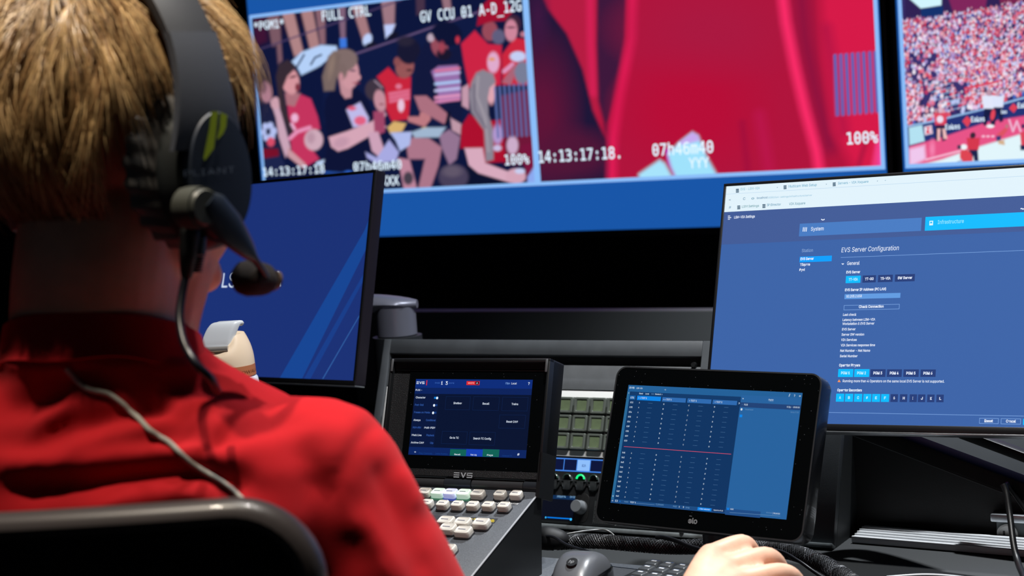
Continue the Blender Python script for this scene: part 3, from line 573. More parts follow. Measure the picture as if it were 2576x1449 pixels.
for s_, x0, y0, x1, h, col in (('EVS - LSM-VIA', 270, 192, 425, 20, (130, 190, 210)), ('Multicam Web Setup', 660, 170, 890, 21, (100, 170, 200)), ('Servers - VIA Xsquare', 1062, 144, 1310, 20, (100, 170, 200)),
    ('localhost', 402, 262, 490, 17, (70, 130, 170)), (':8080/lsm-settings/infrastructure/server', 492, 258, 852, 14, (150, 195, 220)), ('LSM Settings', 280, 333, 420, 19, (90, 150, 160)), ('IP Director', 484, 320, 598, 19, (90, 150, 180)), ('VIA Xsquare', 664, 312, 796, 20, (90, 150, 170)),
    ('x', 564, 172, 574, 10, (90, 130, 160)), ('x', 963, 146, 973, 10, (90, 130, 160)), ('x', 1379, 120, 1389, 10, (90, 130, 160)), ('+', 1442, 116, 1454, 12, (120, 160, 190)), ('<', 174, 276, 190, 16, (60, 110, 150)), ('C', 290, 270, 308, 20, (50, 120, 160)), ('o', 358, 266, 380, 20, (80, 140, 170)), ('#', 174, 340, 192, 20, (120, 160, 190))):
    T(f, s_, c3, x0, y0, x1, h, EM(col), .008)
T(f, 'LSM-VIA Settings', c3, 217, 421, 386, 20, W_, .02)
for k, l in ((0, 18), (1, 26), (2, 16)): Rc(f, c3, 167, 398+k*13, 167+l, 403+k*13, W_, 4)
for q in ((926, 426, 940, 434), (940, 434, 954, 426)): f.line(*c3(*q[:2]), *c3(*q[2:]), .0012, W_, 4)
for q in ((2548, 342, 2560, 338), (2560, 338, 2566, 346), (2566, 346, 2580, 340)): f.line(*c3(*q[:2]), *c3(*q[2:]), .0012, W_, 4)
Rc(f, c3, 752, 463, 1738, 521, MID, 3); p = c3(1775, 408); a0, b1 = RM.ab(*p); b0 = RM.ab(*c3(1770, 520))[1]; f.quad(a0, b0, W27, b1, CY, 3)
for k in range(3): f.line(*c3(782+k*13, 492), *c3(778+k*13, 527), .0010, W_, 5)
T(f, 'System', c3, 842, 521, 946, 30, W_, .008); T(f, 'Infrastructure', c3, 1874, 466, 2087, 31, EM((150, 232, 255)), .008)
Rc(f, c3, 1808, 440, 1836, 476, EM((214, 246, 255)), 5); Rc(f, c3, 1814, 448, 1829, 460, CY, 6)
T(f, 'Station', c3, 768, 695, 858, 26, PALE); Rc(f, c3, 752, 732, 1010, 768, EM((4, 160, 255)), 3)
T(f, 'EVS Server', c3, 757, 760, 865, 20, W_, .03); T(f, 'XSquare', c3, 752, 806, 836, 20, W_, .03); T(f, 'Dyvi', c3, 748, 848, 792, 20, W_, .03)
T(f, 'EVS Server Configuration', c3, 1090, 696, 1556, 38, W_, .002, slant=.08); f.line(*c3(1085, 738), *c3(2576, 680), .0006, LN, 3)
T(f, 'General', c3, 1136, 800, 1238, 29, W_, .008); f.line(*c3(1094, 786), *c3(1102, 795), .001, W_, 4); f.line(*c3(1102, 795), *c3(1110, 786), .001, W_, 4)
T(f, 'EVS Server', c3, 1130, 868, 1243, 20, W_, .03)
for x0, x1, m, s_ in ((1128, 1246, CY, 'XT-VIA'), (1264, 1371, DB_, 'XT-GO'), (1390, 1508, DB_, 'XS-VIA'), (1528, 1688, DB_, 'SW Server')):
    dy = -(x0-1128)*.031; Rc(f, c3, x0, 889+dy, x1-2, 946+dy-(x1-x0)*.02, m, 3); pw = {'XT-VIA': 22, 'XT-GO': 18, 'XS-VIA': 18, 'SW Server': 21}[s_]
    T(f, s_, c3, x0+pw-1, 927+dy, x1-pw, 20, W_ if m is DB_ else EM((190, 240, 255)), .03)
T(f, 'EVS Server IP Address (PC LAN)', c3, 1119, 1012, 1454, 20, W_, .03); Rc(f, c3, 1117, 1037, 1569, 1066, EM((98, 156, 226)), 3); T(f, '10.203.2.158', c3, 1132, 1064, 1256, 20, W_, .015)
a0, b1 = RM.ab(*c3(1111, 1126)); a1, b0 = RM.ab(*c3(1562, 1158)); f.frame(a0, b0, a1, b1, .0006, LN, 3); T(f, 'Check Connection', c3, 1232, 1149, 1434, 20, W_, .03)
for s_, c, x0, y0, x1 in (('Last check', c3, 1103, 1213, 1212), ('Latency between LSM-VIA', c3, 1100, 1255, 1365), ('Workstation & EVS Server', c3, 1098, 1287, 1358),
    ('EVS Server', c4, 1095, 102, 1205), ('Server SW version', c4, 1091, 145, 1275), ('VIA Services', c4, 1087, 188, 1215), ('VIA Services response time', c4, 1084, 232, 1364), ('Net Number - Net Name', c4, 1080, 276, 1324), ('Serial Number', c4, 1077, 320, 1221)):
    T(f, s_, c, x0, y0, x1, 19, W_, .018, slant=.06)
T(f, 'Operator Players', c4, 1071, 395, 1243, 20, W_, .03)
for k, (x0, x1) in enumerate(((1066, 1184), (1197, 1315), (1329, 1447), (1463, 1580), (1597, 1718), (1736, 1856))):
    Rc(f, c4, x0, 416+k*.7, x1, 481-k*.2, CY if k < 2 else DB_, 3); T(f, 'PGM %d' % (k+1), c4, x0+21, 458+k*.5, x1-25, 21, EM((190, 240, 255)) if k < 2 else W_, .03)
f.poly([RM.ab(*c4(1059, 522)), RM.ab(*c4(1085, 523)), RM.ab(*c4(1072, 500))], EM((250, 150, 90)), 4)
T(f, 'Running more than 4 Operators on the same local EVS Server is not supported.', c4, 1101, 523, 1928, 20, W_, .012)
T(f, 'Operator Recorders', c4, 1056, 597, 1257, 20, W_, .03)
for k in range(12):
    x0 = (1049, 1122, 1196, 1270, 1342, 1415, 1492, 1568, 1647, 1715, 1790, 1865)[k]; Rc(f, c4, x0, 616+k*.7, x0+(61 if k < 6 else 56), 682+k*.4, CY if k < 6 else DB_, 3)
    T(f, 'ABCDEFGHIJKL'[k], c4, x0+22, 658+k*.7, x0+(26 if k == 8 else 38), 20, EM((190, 240, 255)) if k < 6 else W_, .03)
f.line(*c4(988, 769), *c4(2576, 799), .0006, LN, 3)
for x0, y0, x1, y1, s_ in ((2213, 814, 2369, 863, 'Reset'), (2389, 817, 2550, 867, 'Cancel')):
    a0, b1 = RM.ab(*c4(x0, y0)); a1, b0 = RM.ab(*c4(x1, y1)); f.frame(a0, b0, a1, b1, .0006, LN, 3); T(f, s_, c4, x0+41, y0+34, x1-(45 if s_ == 'Reset' else 40), 21, W_, .03)
a0, b1 = RM.ab(*c4(2570, 821)); b0 = RM.ab(*c4(2568, 871))[1]; f.quad(a0, b0, a0+.03, b1, CY, 3)
f.build('screen', rm)

lm = monitor('monitor', 'black monitor at the left showing a plain blue screen with pale diagonal bands', LM, W27, H27, .005, .0075)
f = Face(LM); c7 = lambda x, y: (480+x/2.498, 420+y/2.498)
f.quad(0, 0, W27, H27, EM((28, 50, 118)), 1)
def band(pts, col, layer):
    ab = []
    for x, y in pts:
        a, b = LM.ab(*c7(x, y)); ab.append((min(max(a, 0), W27), min(max(b, 0), H27)))
    f.poly(ab, EM(col), layer)
band([(560, 1332), (1092, 400), (1120, 330), (1100, 520), (700, 1332)], (24, 70, 148), 2)
band([(712, 1332), (1094, 670), (1092, 720), (752, 1332)], (26, 62, 138), 2)
band([(826, 1332), (1060, 930), (1058, 944), (834, 1332)], (48, 92, 160), 2)
T(f, 'LSM-VIA', c7, 195, 758, 566, 90, EM((214, 228, 250)), .0, slant=.05, k=2.498)
f.build('screen', lm)

# left monitor's arm: fat grey column with a curved cap
cb = atZ(1003, 1000, -.512); 
cc = atY(992, 745, 2.52); cb = Vector((cc.x, cc.y, CZ+RDZ+.0005)); R0 = .031
la = lm
ztop = atY(992, 752, 2.52).z; zmid = atY(1000, 838, 2.52).z
mb = MB(); mb.lathe([(.060, 0), (.060, .010), (.038, .014), (.038, zmid-cb.z-.004)], Matrix.Translation(cb), 40); mb.build('arm_base', M_DGREY, la)
M_ARM = mat('arm_grey', (128, 130, 144), .36, metal=.3)
mb = MB(); mb.lathe([(R0-.002, zmid-cb.z-.004), (R0, zmid-cb.z-.002), (R0, ztop-cb.z-.012)], Matrix.Translation(cb), 40); mb.build('arm_column', M_ARM, la)['label'] = 'fat grey column'
mb = MB(); d_ = (LM.P(W27/2, H27/2, -.062)-cc); d_.z = 0; d_.normalize(); sd = Vector((-d_.y, d_.x, 0)); rr = []
L_ = (Vector((LM.P(W27/2, H27/2, -.062).x, LM.P(W27/2, H27/2, -.062).y, 0))-Vector((cb.x, cb.y, 0))).length
for k in range(15):
    t_ = k/14; s_ = -R0-.004+t_*(L_+R0); hw = (R0+.001)*math.sqrt(max(.02, 1-max(0, (-s_)/(R0+.005))**2)) if s_ < 0 else R0+.001-.014*min(1, s_/.12)
    zt = ztop+.012*math.sin(min(1, (s_+R0)/.09)*math.pi/2)-.002; zb = ztop-.016-.01*min(1, max(0, s_)/.1)
    c = Vector((cb.x, cb.y, 0))+d_*s_; rr.append([c+sd*(hw*math.cos(q))+Vector((0, 0, (zt+zb)/2+(zt-zb)/2*math.sin(q))) for q in [2*math.pi*j/16 for j in range(16)]])
mb.rings(rr); mb.build('arm_cap', M_ARM, la)
e_ = LM.P(W27/2, H27/2, -.062); mb = MB(); mb.tube(smooth_path([rr[-1][0]*.5+rr[-1][8]*.5, e_+Vector((0, 0, -.02))+LM.n*-.03, e_]), .014, 12); mb.build('tilt_joint', M_DGREY, la)
# right monitor's arm: gas strut running down to the right
pe = RM.P(W27/2, H27/2, -.062)
q0 = atY(2190, 1082, 1.93); q1 = atY(2552, 1218, 1.80); mbd = Vector((q1.x+.13, q1.y+.03, CZ+DESKZ+.0005))
ra = rm
mb = MB(); mb.lathe([(.05, 0), (.05, .012), (.03, .016), (.03, q1.z-mbd.z-.045)], Matrix.Translation(mbd), 32); mb.build('arm_base', M_BLACK, ra)
dd = (q1-q0).normalized(); sd = dd.cross(Vector((0, 0, 1))).normalized(); uu = sd.cross(dd)
def arm_beam(p, q, hw, hh, m, nm, bev=.004):
    mb = MB(); d = (q-p); L = d.length; d.normalize(); s_ = d.cross(Vector((0, 0, 1))).normalized(); u_ = s_.cross(d)
    M = Matrix(((d.x, s_.x, u_.x, p.x), (d.y, s_.y, u_.y, p.y), (d.z, s_.z, u_.z, p.z), (0, 0, 0, 1)))
    mb.box(0, L, -hw, hw, -hh, hh, M, bev=bev); return mb.build(nm, m, ra)
arm_beam(q0-dd*.06, q1+dd*.15, .014, .0105, mat('arm_matte_black', (9, 9, 10), .75), 'lower_arm')
arm_beam(q0-dd*.06-uu*.0122, q1-uu*.0122-dd*.01, .006, .0008, mat('highlight_grey', (92, 96, 98), .4), 'edge_highlight', .0004)  # pale strip imitating the thin highlight along the arm's lower edge
u0 = atY(2420, 1088, 1.95); u1 = atY(2640, 1170, 1.87); arm_beam(u0, u1, .008, .006, M_BLACK, 'strut', .002)
mb = MB(); k_ = q0-dd*.05; mb.tube(smooth_path([k_, (k_+pe)/2+Vector((0, .05, 0)), pe]), .017, 14); mb.build('upper_arm', M_BLACK, ra)

# ------------------------------------------------------------------ rack with its instruments
p0 = atZ(1400, 1334, RDZ+.0005)
RK = Frame(30.5, 21.5, p0)
a_l = RK.ab(952, 960)[0]; b_t = RK.ab(968, 853)[1]; a_r = RK.ab(2095, 1384)[0]
M_RACK = mat('rack_frame_grey', (78, 82, 86), .5, bump=(1200, .3, .0003), noise=(25, .06))
def hz(P): return Vector((P.x, P.y, CZ+RDZ+.0005))
rack = thing('equipment_rack', 'sloping dark grey rack housing standing behind the two small screens', 'rack', hz(RK.P((a_l+a_r)/2, 0, -.05)))
fw = .0125; a_p = RK.ab(1760, 922)[0]+.001; fw2 = RK.ab(1100, 857)[1]-RK.ab(1100, 893)[1]
mb = MB()
for q in ((a_l, a_l+fw, .004, b_t), (a_p, a_r, .004, b_t), (a_l+fw, a_p, b_t-fw2, b_t)): mb.box(*q, -.012, 0, RK.M, bev=.0012)
mb.build('frame', M_RACK, rack)
bk = Vector((DB.x, DB.y, 0)); D_ = .115; D2 = .115-.25*.37
for a, s_ in ((a_l, 1), (a_r-.003, 1)):
    mb = MB()
    q = [RK.P(a, .004, -.012), RK.P(a, b_t, -.012)]; q += [q[1]+bk*D2-Vector((0, 0, .01)), Vector((q[0].x, q[0].y, q[0].z))+bk*D_]
    q2 = [v+RK.x*.003 for v in q]; mb.rings([q, q2], smooth=False); mb.build('side_panel', M_DESKB, rack)
t0, t1 = RK.P(a_l, b_t, -.001), RK.P(a_r, b_t, -.001); b0_, b1_ = RK.P(a_l, .004, -.012)+bk*D_, RK.P(a_r, .004, -.012)+bk*D_
mb = MB(); mb.rings([[t0, t1, t1+bk*D2-Vector((0, 0, .01)), t0+bk*D2-Vector((0, 0, .01))], [v-Vector((0, 0, .003)) for v in (t0, t1, t1+bk*D2-Vector((0, 0, .01)), t0+bk*D2-Vector((0, 0, .01)))]], smooth=False); mb.build('top_panel', M_RACK, rack)
mb = MB(); mb.rings([[b0_, b1_, t1+bk*D2-Vector((0, 0, .01)), t0+bk*D2-Vector((0, 0, .01))], [v-bk*.003 for v in (b0_, b1_, t1+bk*D2-Vector((0, 0, .01)), t0+bk*D2-Vector((0, 0, .01)))]], smooth=False); mb.build('back_panel', M_DESKB, rack)
ai, ao = a_l+fw+.0008, a_p-.0008
def rb(px, py): return RK.ab(px, py)[1]
def unit(name, label, b0, b1, m, c=-.004, depth=.06):
    t = thing(name, label, 'panel', RK.P((ai+ao)/2, b0, c-depth/2)); mb = MB(); mb.box(ai, ao, b0+.0005, b1-.0005, c-.0025, c, RK.M, bev=.0006); mb.box(ai+.02, ao-.02, b0+(.03 if b0 < .05 else .002), b1-.002, c-depth, c-.0025, RK.M); mb.build('faceplate', m, t)
    return t
y_bl0, y_bl1 = rb(1480, 917), rb(1480, 980); y_k1, y_k0 = rb(1480, 981.5), rb(1480, 1150)
bp = unit('blank_rack_panel', 'plain grey filler panel above the silver key panel', y_bl1, y_bl0, mat('panel_grey', (112, 116, 120), .5, bump=(1200, .25, .0003), noise=(40, .04)))
mb = MB(); sx = RK.ab(1744, 921); mb.cyl(RK.P(sx[0], sx[1]+.002, -.004), RK.P(sx[0], sx[1]+.002, .001), .0042, .0032, 16); mb.build('screw', M_BLACK, bp)
kp = unit('key_panel', 'silver edged panel of square green display keys in three rows', y_k0, y_k1, mat('silver_panel', (226, 226, 224), .5))
# square display keys
k00 = RK.ab(1340+420/3.37, 900+405/3.37); k01 = RK.ab(1340+560/3.37, 900+408/3.37); k10 = RK.ab(1340+395/3.37, 900+557/3.37); pa = k01[0]-k00[0]; pb = k00[1]-k10[1]
mb = MB(); mb.box(ai+.004, ao-.004, k00[1]-2*pb-pb/2+.0005, k00[1]+pb/2-.0005, -.0045, -.0034, RK.M); mb.build('key_bed', mat('key_bed', (10, 10, 10), .6), kp)
M_KEYF = mat('key_frame_plastic', (92, 98, 92), .3, spec=.6); M_LCD = mat('key_lcd', (112, 128, 98), .3, noise=(70, .08))
kc = None
for r in range(3):
    for c in range(-16, 16):
        a, b = k00[0]+c*pa, k00[1]-r*pb
        if not (ai+.012 < a < ao-.012): continue
        if kc is None:
            o0 = RK.P(a, b, 0); hh = pa*.445; mb = MB(); fr_ = RK.at(a, b); rr = []
            for s_, z_ in ((1, -.0036), (1, .002), (.93, .0032), (.74, .0032), (.66, .0014)):
                rr.append([(x*s_, y*s_, z_) for x, y in rrect(-hh, -hh, hh, hh, .0016, 2)])
            mb.rings(rr, M=fr_.M, smooth=False); e = bpy.data.objects.new('x', None)
            me = mb.build('display_key', M_KEYF, kp); kofs = Vector(me.location)
            base_a, base_b = a, b; mb = MB(); mb.box(-hh*.64, hh*.64, -hh*.64, hh*.64, .0010, .0017, fr_.M); lc = mb.build('lcd', M_LCD, me); lc['label'] = 'dull green display'; kc = (me, lc)
        else:
            d = kc[0].copy(); SC.collection.objects.link(d); d.location = RK.x*(a-base_a)+RK.u*(b-base_b)
            l2 = kc[1].copy(); SC.collection.objects.link(l2); l2.parent = d
# intercom panel
y_i1, y_i0 = rb(1480, 1152), rb(1400, 1316)
ic = unit('intercom_panel', 'dark intercom panel with a lit blue strip, lever keys and round knob', y_i0, y_i1, mat('intercom_black', (24, 26, 28), .45, bump=(900, .2, .0003)))
FI = RK.at(0, 0, -.0038); cz = lambda x, y: (1340+x/3.37, 900+y/3.37)
f = Face(FI); bt_, bb_ = FI.ab(*cz(400, 856))[1], FI.ab(*cz(390, 968))[1]; aL = FI.ab(*cz(198, 950))[0]; xs_ = FI.ab(*cz(270, 905))[0]
f.quad(ai+.012, bb_, ao-.012, bt_, EM((66, 130, 226)), 3)
cw = FI.ab(*cz(490, 905))[0]-FI.ab(*cz(378, 905))[0]; a378 = FI.ab(*cz(378, 905))[0]
for k in range(-16, 16):
    a = a378+k*cw
    if ai+.013 < a and a+cw < ao-.012: f.quad(a+.0006, bb_+.0016, a+cw-.0006, bt_-.0016, EM((142, 190, 250) if k == 0 else (8, 18, 58)), 4)
f.label('12A', *cz(437, 915), 10, 6, EM((50, 90, 160)), 6, bold=.02)
f.build('display_strip', ic)
M_RING = mat('dark_ring', (70, 74, 76), .25, metal=.6)
for k in range(-13, 13):
    px_, py_ = cz(303+k*112, 1060+k*4) ; a, b = FI.ab(px_, py_)
    if not (ai+.03 < a < ao-.03): continue
    fk = FI.at(a, b); lit = (k == 1)
    mb = MB(); R_ = .0074; rr = []
    for i in range(25):
        th = 2*math.pi*i/24; rr.append([(math.cos(th)*(R_+.0016*math.cos(q)), math.sin(th)*(R_+.0016*math.cos(q))*1.25, .002+.0022*math.sin(q)) for q in [2*math.pi*j/8 for j in range(8)]])
    mb.rings(rr, M=fk.M, cap0=False, cap1=False); mb.box(-.005, .005, -.010, .002, 0, .006, fk.M, bev=.001); o = mb.build('lever_key', M_RING, ic)
    mb = MB(); rr = []
    for i in range(13):
        th = math.pi*i/12; rr.append([(math.cos(th)*(.0056+.0012*math.cos(q)), .005+math.sin(th)*(.0056+.0012*math.cos(q)), .005+.002*math.sin(q)) for q in [2*math.pi*j/8 for j in range(8)]])
    mb.rings(rr, M=fk.M); g = mb.build('indicator', EM((20, 220, 120), 1.4) if lit else mat('indicator_off', (40, 62, 54), .25), o)
    if lit: g['label'] = 'glowing green indicator'
mb = MB(); px0, px1 = FI.ab(*cz(190, 1040)), FI.ab(*cz(550, 1052)); mb.box(ai+.03, ao-.03, px0[1]-.0008, px0[1]+.0008, .004, .0056, FI.M, bev=.0006); mb.build('guard_rail', M_RING, ic)
f = Face(FI); a0, b1 = FI.ab(*cz(105, 1160)); a1, b0 = FI.ab(*cz(340, 1385)); a0 -= .002
f.quad(a0, b0, a1, b1, EM((6, 10, 26)), 3); f.quad(a0, b1-.005, a1, b1, EM((10, 44, 84)), 4); f.label('1080p59.94', *cz(245, 1177), 22, 5, EM((150, 200, 240)), 6); f.label('CH 02', *cz(340, 1181), 13, 5, EM((150, 200, 240)), 6)
f.line(*cz(125, 1353), *cz(320, 1366), .0016, EM((0, 120, 230)), 6); f.label('o', *cz(113, 1352), 4, 5, EM((60, 190, 255)), 7, bold=.05); f.label('o', *cz(326, 1368), 6, 6, EM((60, 190, 255)), 7, bold=.08)
f.build('small_display', ic)
ka, kb = FI.ab(*cz(412, 1270)); fk = FI.at(ka, kb)
mb = MB(); mb.prism(rrect(-.0115, -.020, .0095, .019, .009, 6), 0, .0008, FI.at(ka+.002, kb).M, bev=.0004); mb.build('knob_recess', mat('recess', (14, 15, 16), .5), ic)
mb = MB(); mb.lathe([(.0094, .0008), (.0094, .003), (.0086, .004), (.0084, .015), (.0076, .0165), (.006, .0165)], fk.M, 36); mb.build('volume_knob', mat('knob_grey', (104, 108, 112), .4, spec=.5), ic)
# speaker mesh
ma0 = FI.ab(*cz(520, 1300))[0]; mb = MB(); mb.box(ma0, ao-.01, y_i0+.003, kb+.010, -.001, .0006, RK.at(0, 0, -.0038).M, mat=0)
r_ = .0012; nb = int((kb+.010-y_i0-.005)/.0026); na = int((min(ao-.02, ma0+.19)-ma0)/.0028)
for j in range(nb):
    for i in range(na):
        a, b = ma0+.002+i*.0028+(j % 2)*.0014, y_i0+.0045+j*.0026
        mb.add([FI.P(a+.0010*math.cos(q), b+.0010*math.sin(q), .0009) for q in [math.pi/3*k for k in range(6)]], [tuple(range(6))], 1)
mb.build('speaker_mesh', [mat('mesh_metal', (52, 55, 56), .4), mat('mesh_hole', (5, 5, 5), .8)], ic, fix=False)
# lower metal rail of the rack
mb = MB(); yl = rb(1400, 1318); mb.box(a_l, a_r, .002, yl-.0006, -.01, .004, RK.M, bev=.0015)
lr = mb.build('base_rail', mat('rail_grey', (118, 124, 126), .42, metal=.4, noise=(80, .08)), rack)
mb = MB(); mb.cyl(RK.P(a_r-.2, .008, .004), RK.P(a_r-.2, .008, .0055), .003, n=12); mb.build('screw', M_BLACK, rack)
# ------------------------------------------------------------------ replay controller with its flip-up screen
M_CTRL = mat('controller_black', (28, 29, 31), .5, bump=(1600, .5, .0004), noise=(500, .12))
M_CTRLS = mat('controller_smooth', (20, 22, 24), .42)
M_TEX = mat('textured_bezel', (30, 31, 33), .4, bump=(1100, .8, .0008))
EW, EH = .155, .090
e_tl, e_tr = EV.ab(986, 904), EV.ab(1391, 904); e_br, e_bl = EV.ab(1366, 1212), EV.ab(962, 1200)
x0, x1 = (e_tl[0]+e_bl[0])/2, (e_tr[0]+e_br[0])/2; y1, y0 = (e_tl[1]+e_tr[1])/2, EV.ab(1366, 1207)[1]
DKc = atY(1358, 1244, 1.812)
DK = Frame(27.86, 73, DKc)                            # sloping key deck; origin at its rear right corner
g0 = V(0, 0, 0)
ctrl_base = DK.P(-.12, -.12); ctrl_base.z = CZ+DESKZ
ct = thing('replay_controller', 'black replay controller with flip-up touchscreen and clear square buttons', 'controller', ctrl_base)
# housing: a box with a raised hood rim
mb = MB(); dh = .030
mb.box(x0, x1, y0, y1, -dh, -.0015, EV.M, bev=.002)
hd = .007
mb.box(x0, x1, y1-.0045, y1, -.003, hd, EV.M, bev=.0012); 
mb.box(x0, x0+.004, y0+.02, y1, -.003, hd, EV.M, bev=.0012); mb.box(x1-.004, x1, y0-.004, y1, -dh, hd, EV.M, bev=.0012)
sh = mb.build('screen_housing', M_CTRLS, ct)
mb = MB(); gx0, gy0 = EV.ab(1006, 1189); gx1, gy1 = EV.ab(1381, 942); gy0 = EV.ab(1370, 1190)[1]
gl = [(gx0, gy0), (gx1, gy1)]
iw = rrect(gx0, gy0, gx1, gy1, .004)
for q in ((x0+.004, gx0, y0, gy1), (gx1, x1-.004, y0, gy1), (gx0, gx1, y0, gy0)): mb.box(*q, -.002, .0006, EV.M)
mb.build('textured_surround', M_TEX, ct)
mb = MB(); mb.box(gx0, gx1, gy0, gy1+.006, -.002, 0, EV.M); mb.build('glass', M_GLASS, ct)
mb = MB(); mb.box(x0+.004, x1-.004, gy1+.006, y1-.0045, -.002, .0012, EV.M); mb.box(x0+.006, x1-.006, gy1+.0035, gy1+.0052, .0001, .0009, EV.M, bev=.0003); mb.build('hood_lining', M_CTRLS, ct)
for a in (x0+.0025, x1-.0055):
    mb = MB(); mb.box(a, a+.0028, y1-.016, y1-.001, hd-.0005, hd+.0012, EV.M, bev=.0006); mb.build('hood_clip', mat('clip_grey', (120, 122, 124), .35, metal=.5), ct)
f = Face(EV); ce = lambda x, y: (940+x/2.38, 840+y/2.38)
f.quad(0, 0, EW, EH, EM((5, 18, 48)), 1)
b_ = EV.ab(*ce(252, 322))[1]; f.quad(0, b_, EW, EH, EM((10, 44, 122)), 2); b2 = EV.ab(*ce(248, 358))[1]; f.quad(0, b2, EW, b_, EM((9, 34, 92)), 2)
b3 = EV.ab(*ce(210, 676))[1]; f.quad(0, 0, EW, b3, EM((9, 36, 96)), 2); a3_ = EV.ab(*ce(390, 500))[0]
f.quad(0, b3, .0335, b2, EM((6, 22, 60)), 2)
WH = EM((214, 224, 240)); DM = EM((50, 90, 168))
def Tl(t, x, y, w_, h, m, bold=.012, layer=6): 
    p = ce(x, y); f.label(t, p[0], p[1], w_/2.38, h/2.38, m, layer, bold=bold)
def evs_logo(f, cx, cy, w, h, m, layer):
    """three bars, a V and an angular S, as on the housing"""
    a, b = f.fr.ab(cx, cy); p0_ = Vector(proj(f.fr.P(a, b))); q0_ = proj(f.fr.P(a+.001, b)); q1_ = proj(f.fr.P(a, b+.001))
    W2 = w/(q0_[0]-p0_.x)*.001; H2 = -h/(q1_[1]-p0_.y)*.001; x_ = a-W2/2; y_ = b-H2/2; t = H2*.2; u = W2*.3
    for k in (0, 1, 2): f.quad(x_, y_+k*(H2-t)/2, x_+u, y_+k*(H2-t)/2+t, m, layer)
    xv = x_+W2*.36; f.poly([(xv, y_+H2), (xv+u*.45, y_), (xv+u*.6, y_+H2*.2), (xv+u*.25, y_+H2)], m, layer); f.poly([(xv+u*.45, y_), (xv+u*.6, y_), (xv+u, y_+H2), (xv+u*.75, y_+H2)], m, layer)
    xs = x_+W2*.7; f.quad(xs, y_, xs+u, y_+t, m, layer); f.quad(xs, y_+(H2-t)/2, xs+u, y_+(H2+t)/2, m, layer); f.quad(xs, y_+H2-t, xs+u, y_+H2, m, layer)
    f.quad(xs, y_+H2/2, xs+t, y_+H2, m, layer); f.quad(xs+u-t, y_, xs+u, y_+H2/2, m, layer)
evs_logo(f, *ce(282, 293), 20, 6.5, WH, 6)
p, q = ce(318, 278), ce(320, 308); f.rect(p[0], p[1], q[0], q[1], EM((220, 40, 50)), 5)
Tl('PAGE', 384, 294, 30, 10, DM); Tl('1', 411, 294, 9, 20, WH); Tl('3', 439, 295, 14, 20, WH); Tl('BANK', 469, 295, 32, 10, DM)
p, q = ce(558, 283), ce(634, 307); f.rect(*p, *q, EM((214, 40, 48)), 4); p, q = ce(612, 286), ce(630, 304); f.rect(*p, *q, EM((8, 10, 30)), 5); Tl('WHITE', 585, 295, 38, 10, EM((250, 170, 170))); Tl('A', 621, 295, 10, 11, WH)
Tl('Clips', 804, 296, 26, 11, EM((120, 160, 220))); Tl('Local', 842, 297, 32, 11, WH); Tl('?', 931, 298, 10, 16, WH); Tl('PL11 -', 272, 336, 38, 10, WH)
for s_, x, y, w_, m in (('Character', 283, 381, 58, WH), ('Post-Roll', 275, 425, 52, DM), ('Freeze on Marks', 292, 470, 96, DM), ('Always', 261, 516, 42, WH), ('Conditional', 344, 517, 58, DM), ('PGM+PRV', 261, 561, 50, DM), ('Multi-PGM', 337, 562, 64, WH), ('Mark Live', 259, 606, 58, WH), ('Playback', 341, 607, 46, DM), ('Archive CAM', 263, 651, 77, WH), ('Clip', 349, 653, 20, DM)): Tl(s_, x, y, w_, 11, m)
for x, y, on in ((376, 383, 1), (370, 427, 0), (364, 472, 0)):
    Tl('o', x+(6 if on else -6), y, 12, 12, EM((230, 240, 250)), .14, 7); p, q = ce(x-12, y-6), ce(x+12, y+6); f.rect(*p, *q, EM((4, 120, 210) if on else (20, 60, 130)), 5)
BOX = EM((14, 38, 84))
for x0_, y0_, x1_, y1_, s_, w_ in ((435, 374, 574, 456, 'Shotbox', 50), (600, 376, 748, 460, 'Recall', 40), (774, 378, 920, 463, 'Trains', 40), (756, 484, 905, 568, 'Reset CAM', 68), (412, 582, 556, 662, 'Go to TC', 54), (578, 586, 724, 668, 'Search TC Config', 106)):
    a0, b1 = EV.ab(*ce(x0_, y0_)); a1, b0 = EV.ab(*ce(x1_, y1_)); f.frame(a0, b0, a1, b1, .0003, BOX, 4); Tl(s_, (x0_+x1_)/2, (y0_+y1_)/2, w_, 12, WH)
for x0_, x1_, c, s_ in ((460, 554, (14, 98, 86), 'Recall'), (556, 652, (20, 62, 178), 'Fast Jog'), (654, 750, (14, 98, 86), 'Page')):
    a0, b1 = EV.ab(*ce(x0_, 690)); a1 = EV.ab(*ce(x1_, 740))[0]; f.quad(a0, .0004, a1, b1, EM(c), 4); Tl(s_, (x0_+x1_)/2-4, 722+(x0_-460)*.02, 36, 9, WH)
for s_, x, w_ in (('Play Controls', 312, 80), ('Initial Position', 408, 74), ('Advanced TC', 800, 60)): Tl(s_, x, 715+(x-300)*.03, w_, 9, EM((20, 60, 130)))
Tl('+', 250, 706, 12, 12, WH); Tl('#', 868, 722, 14, 14, WH)
f.build('display', ct)
f = Face(EV.at(0, 0, .0006)); evs_logo(f, *ce(536, 846), 47, 13, mat('logo_silver', (190, 194, 198), .35, metal=.3), 3); f.build('logo', ct)
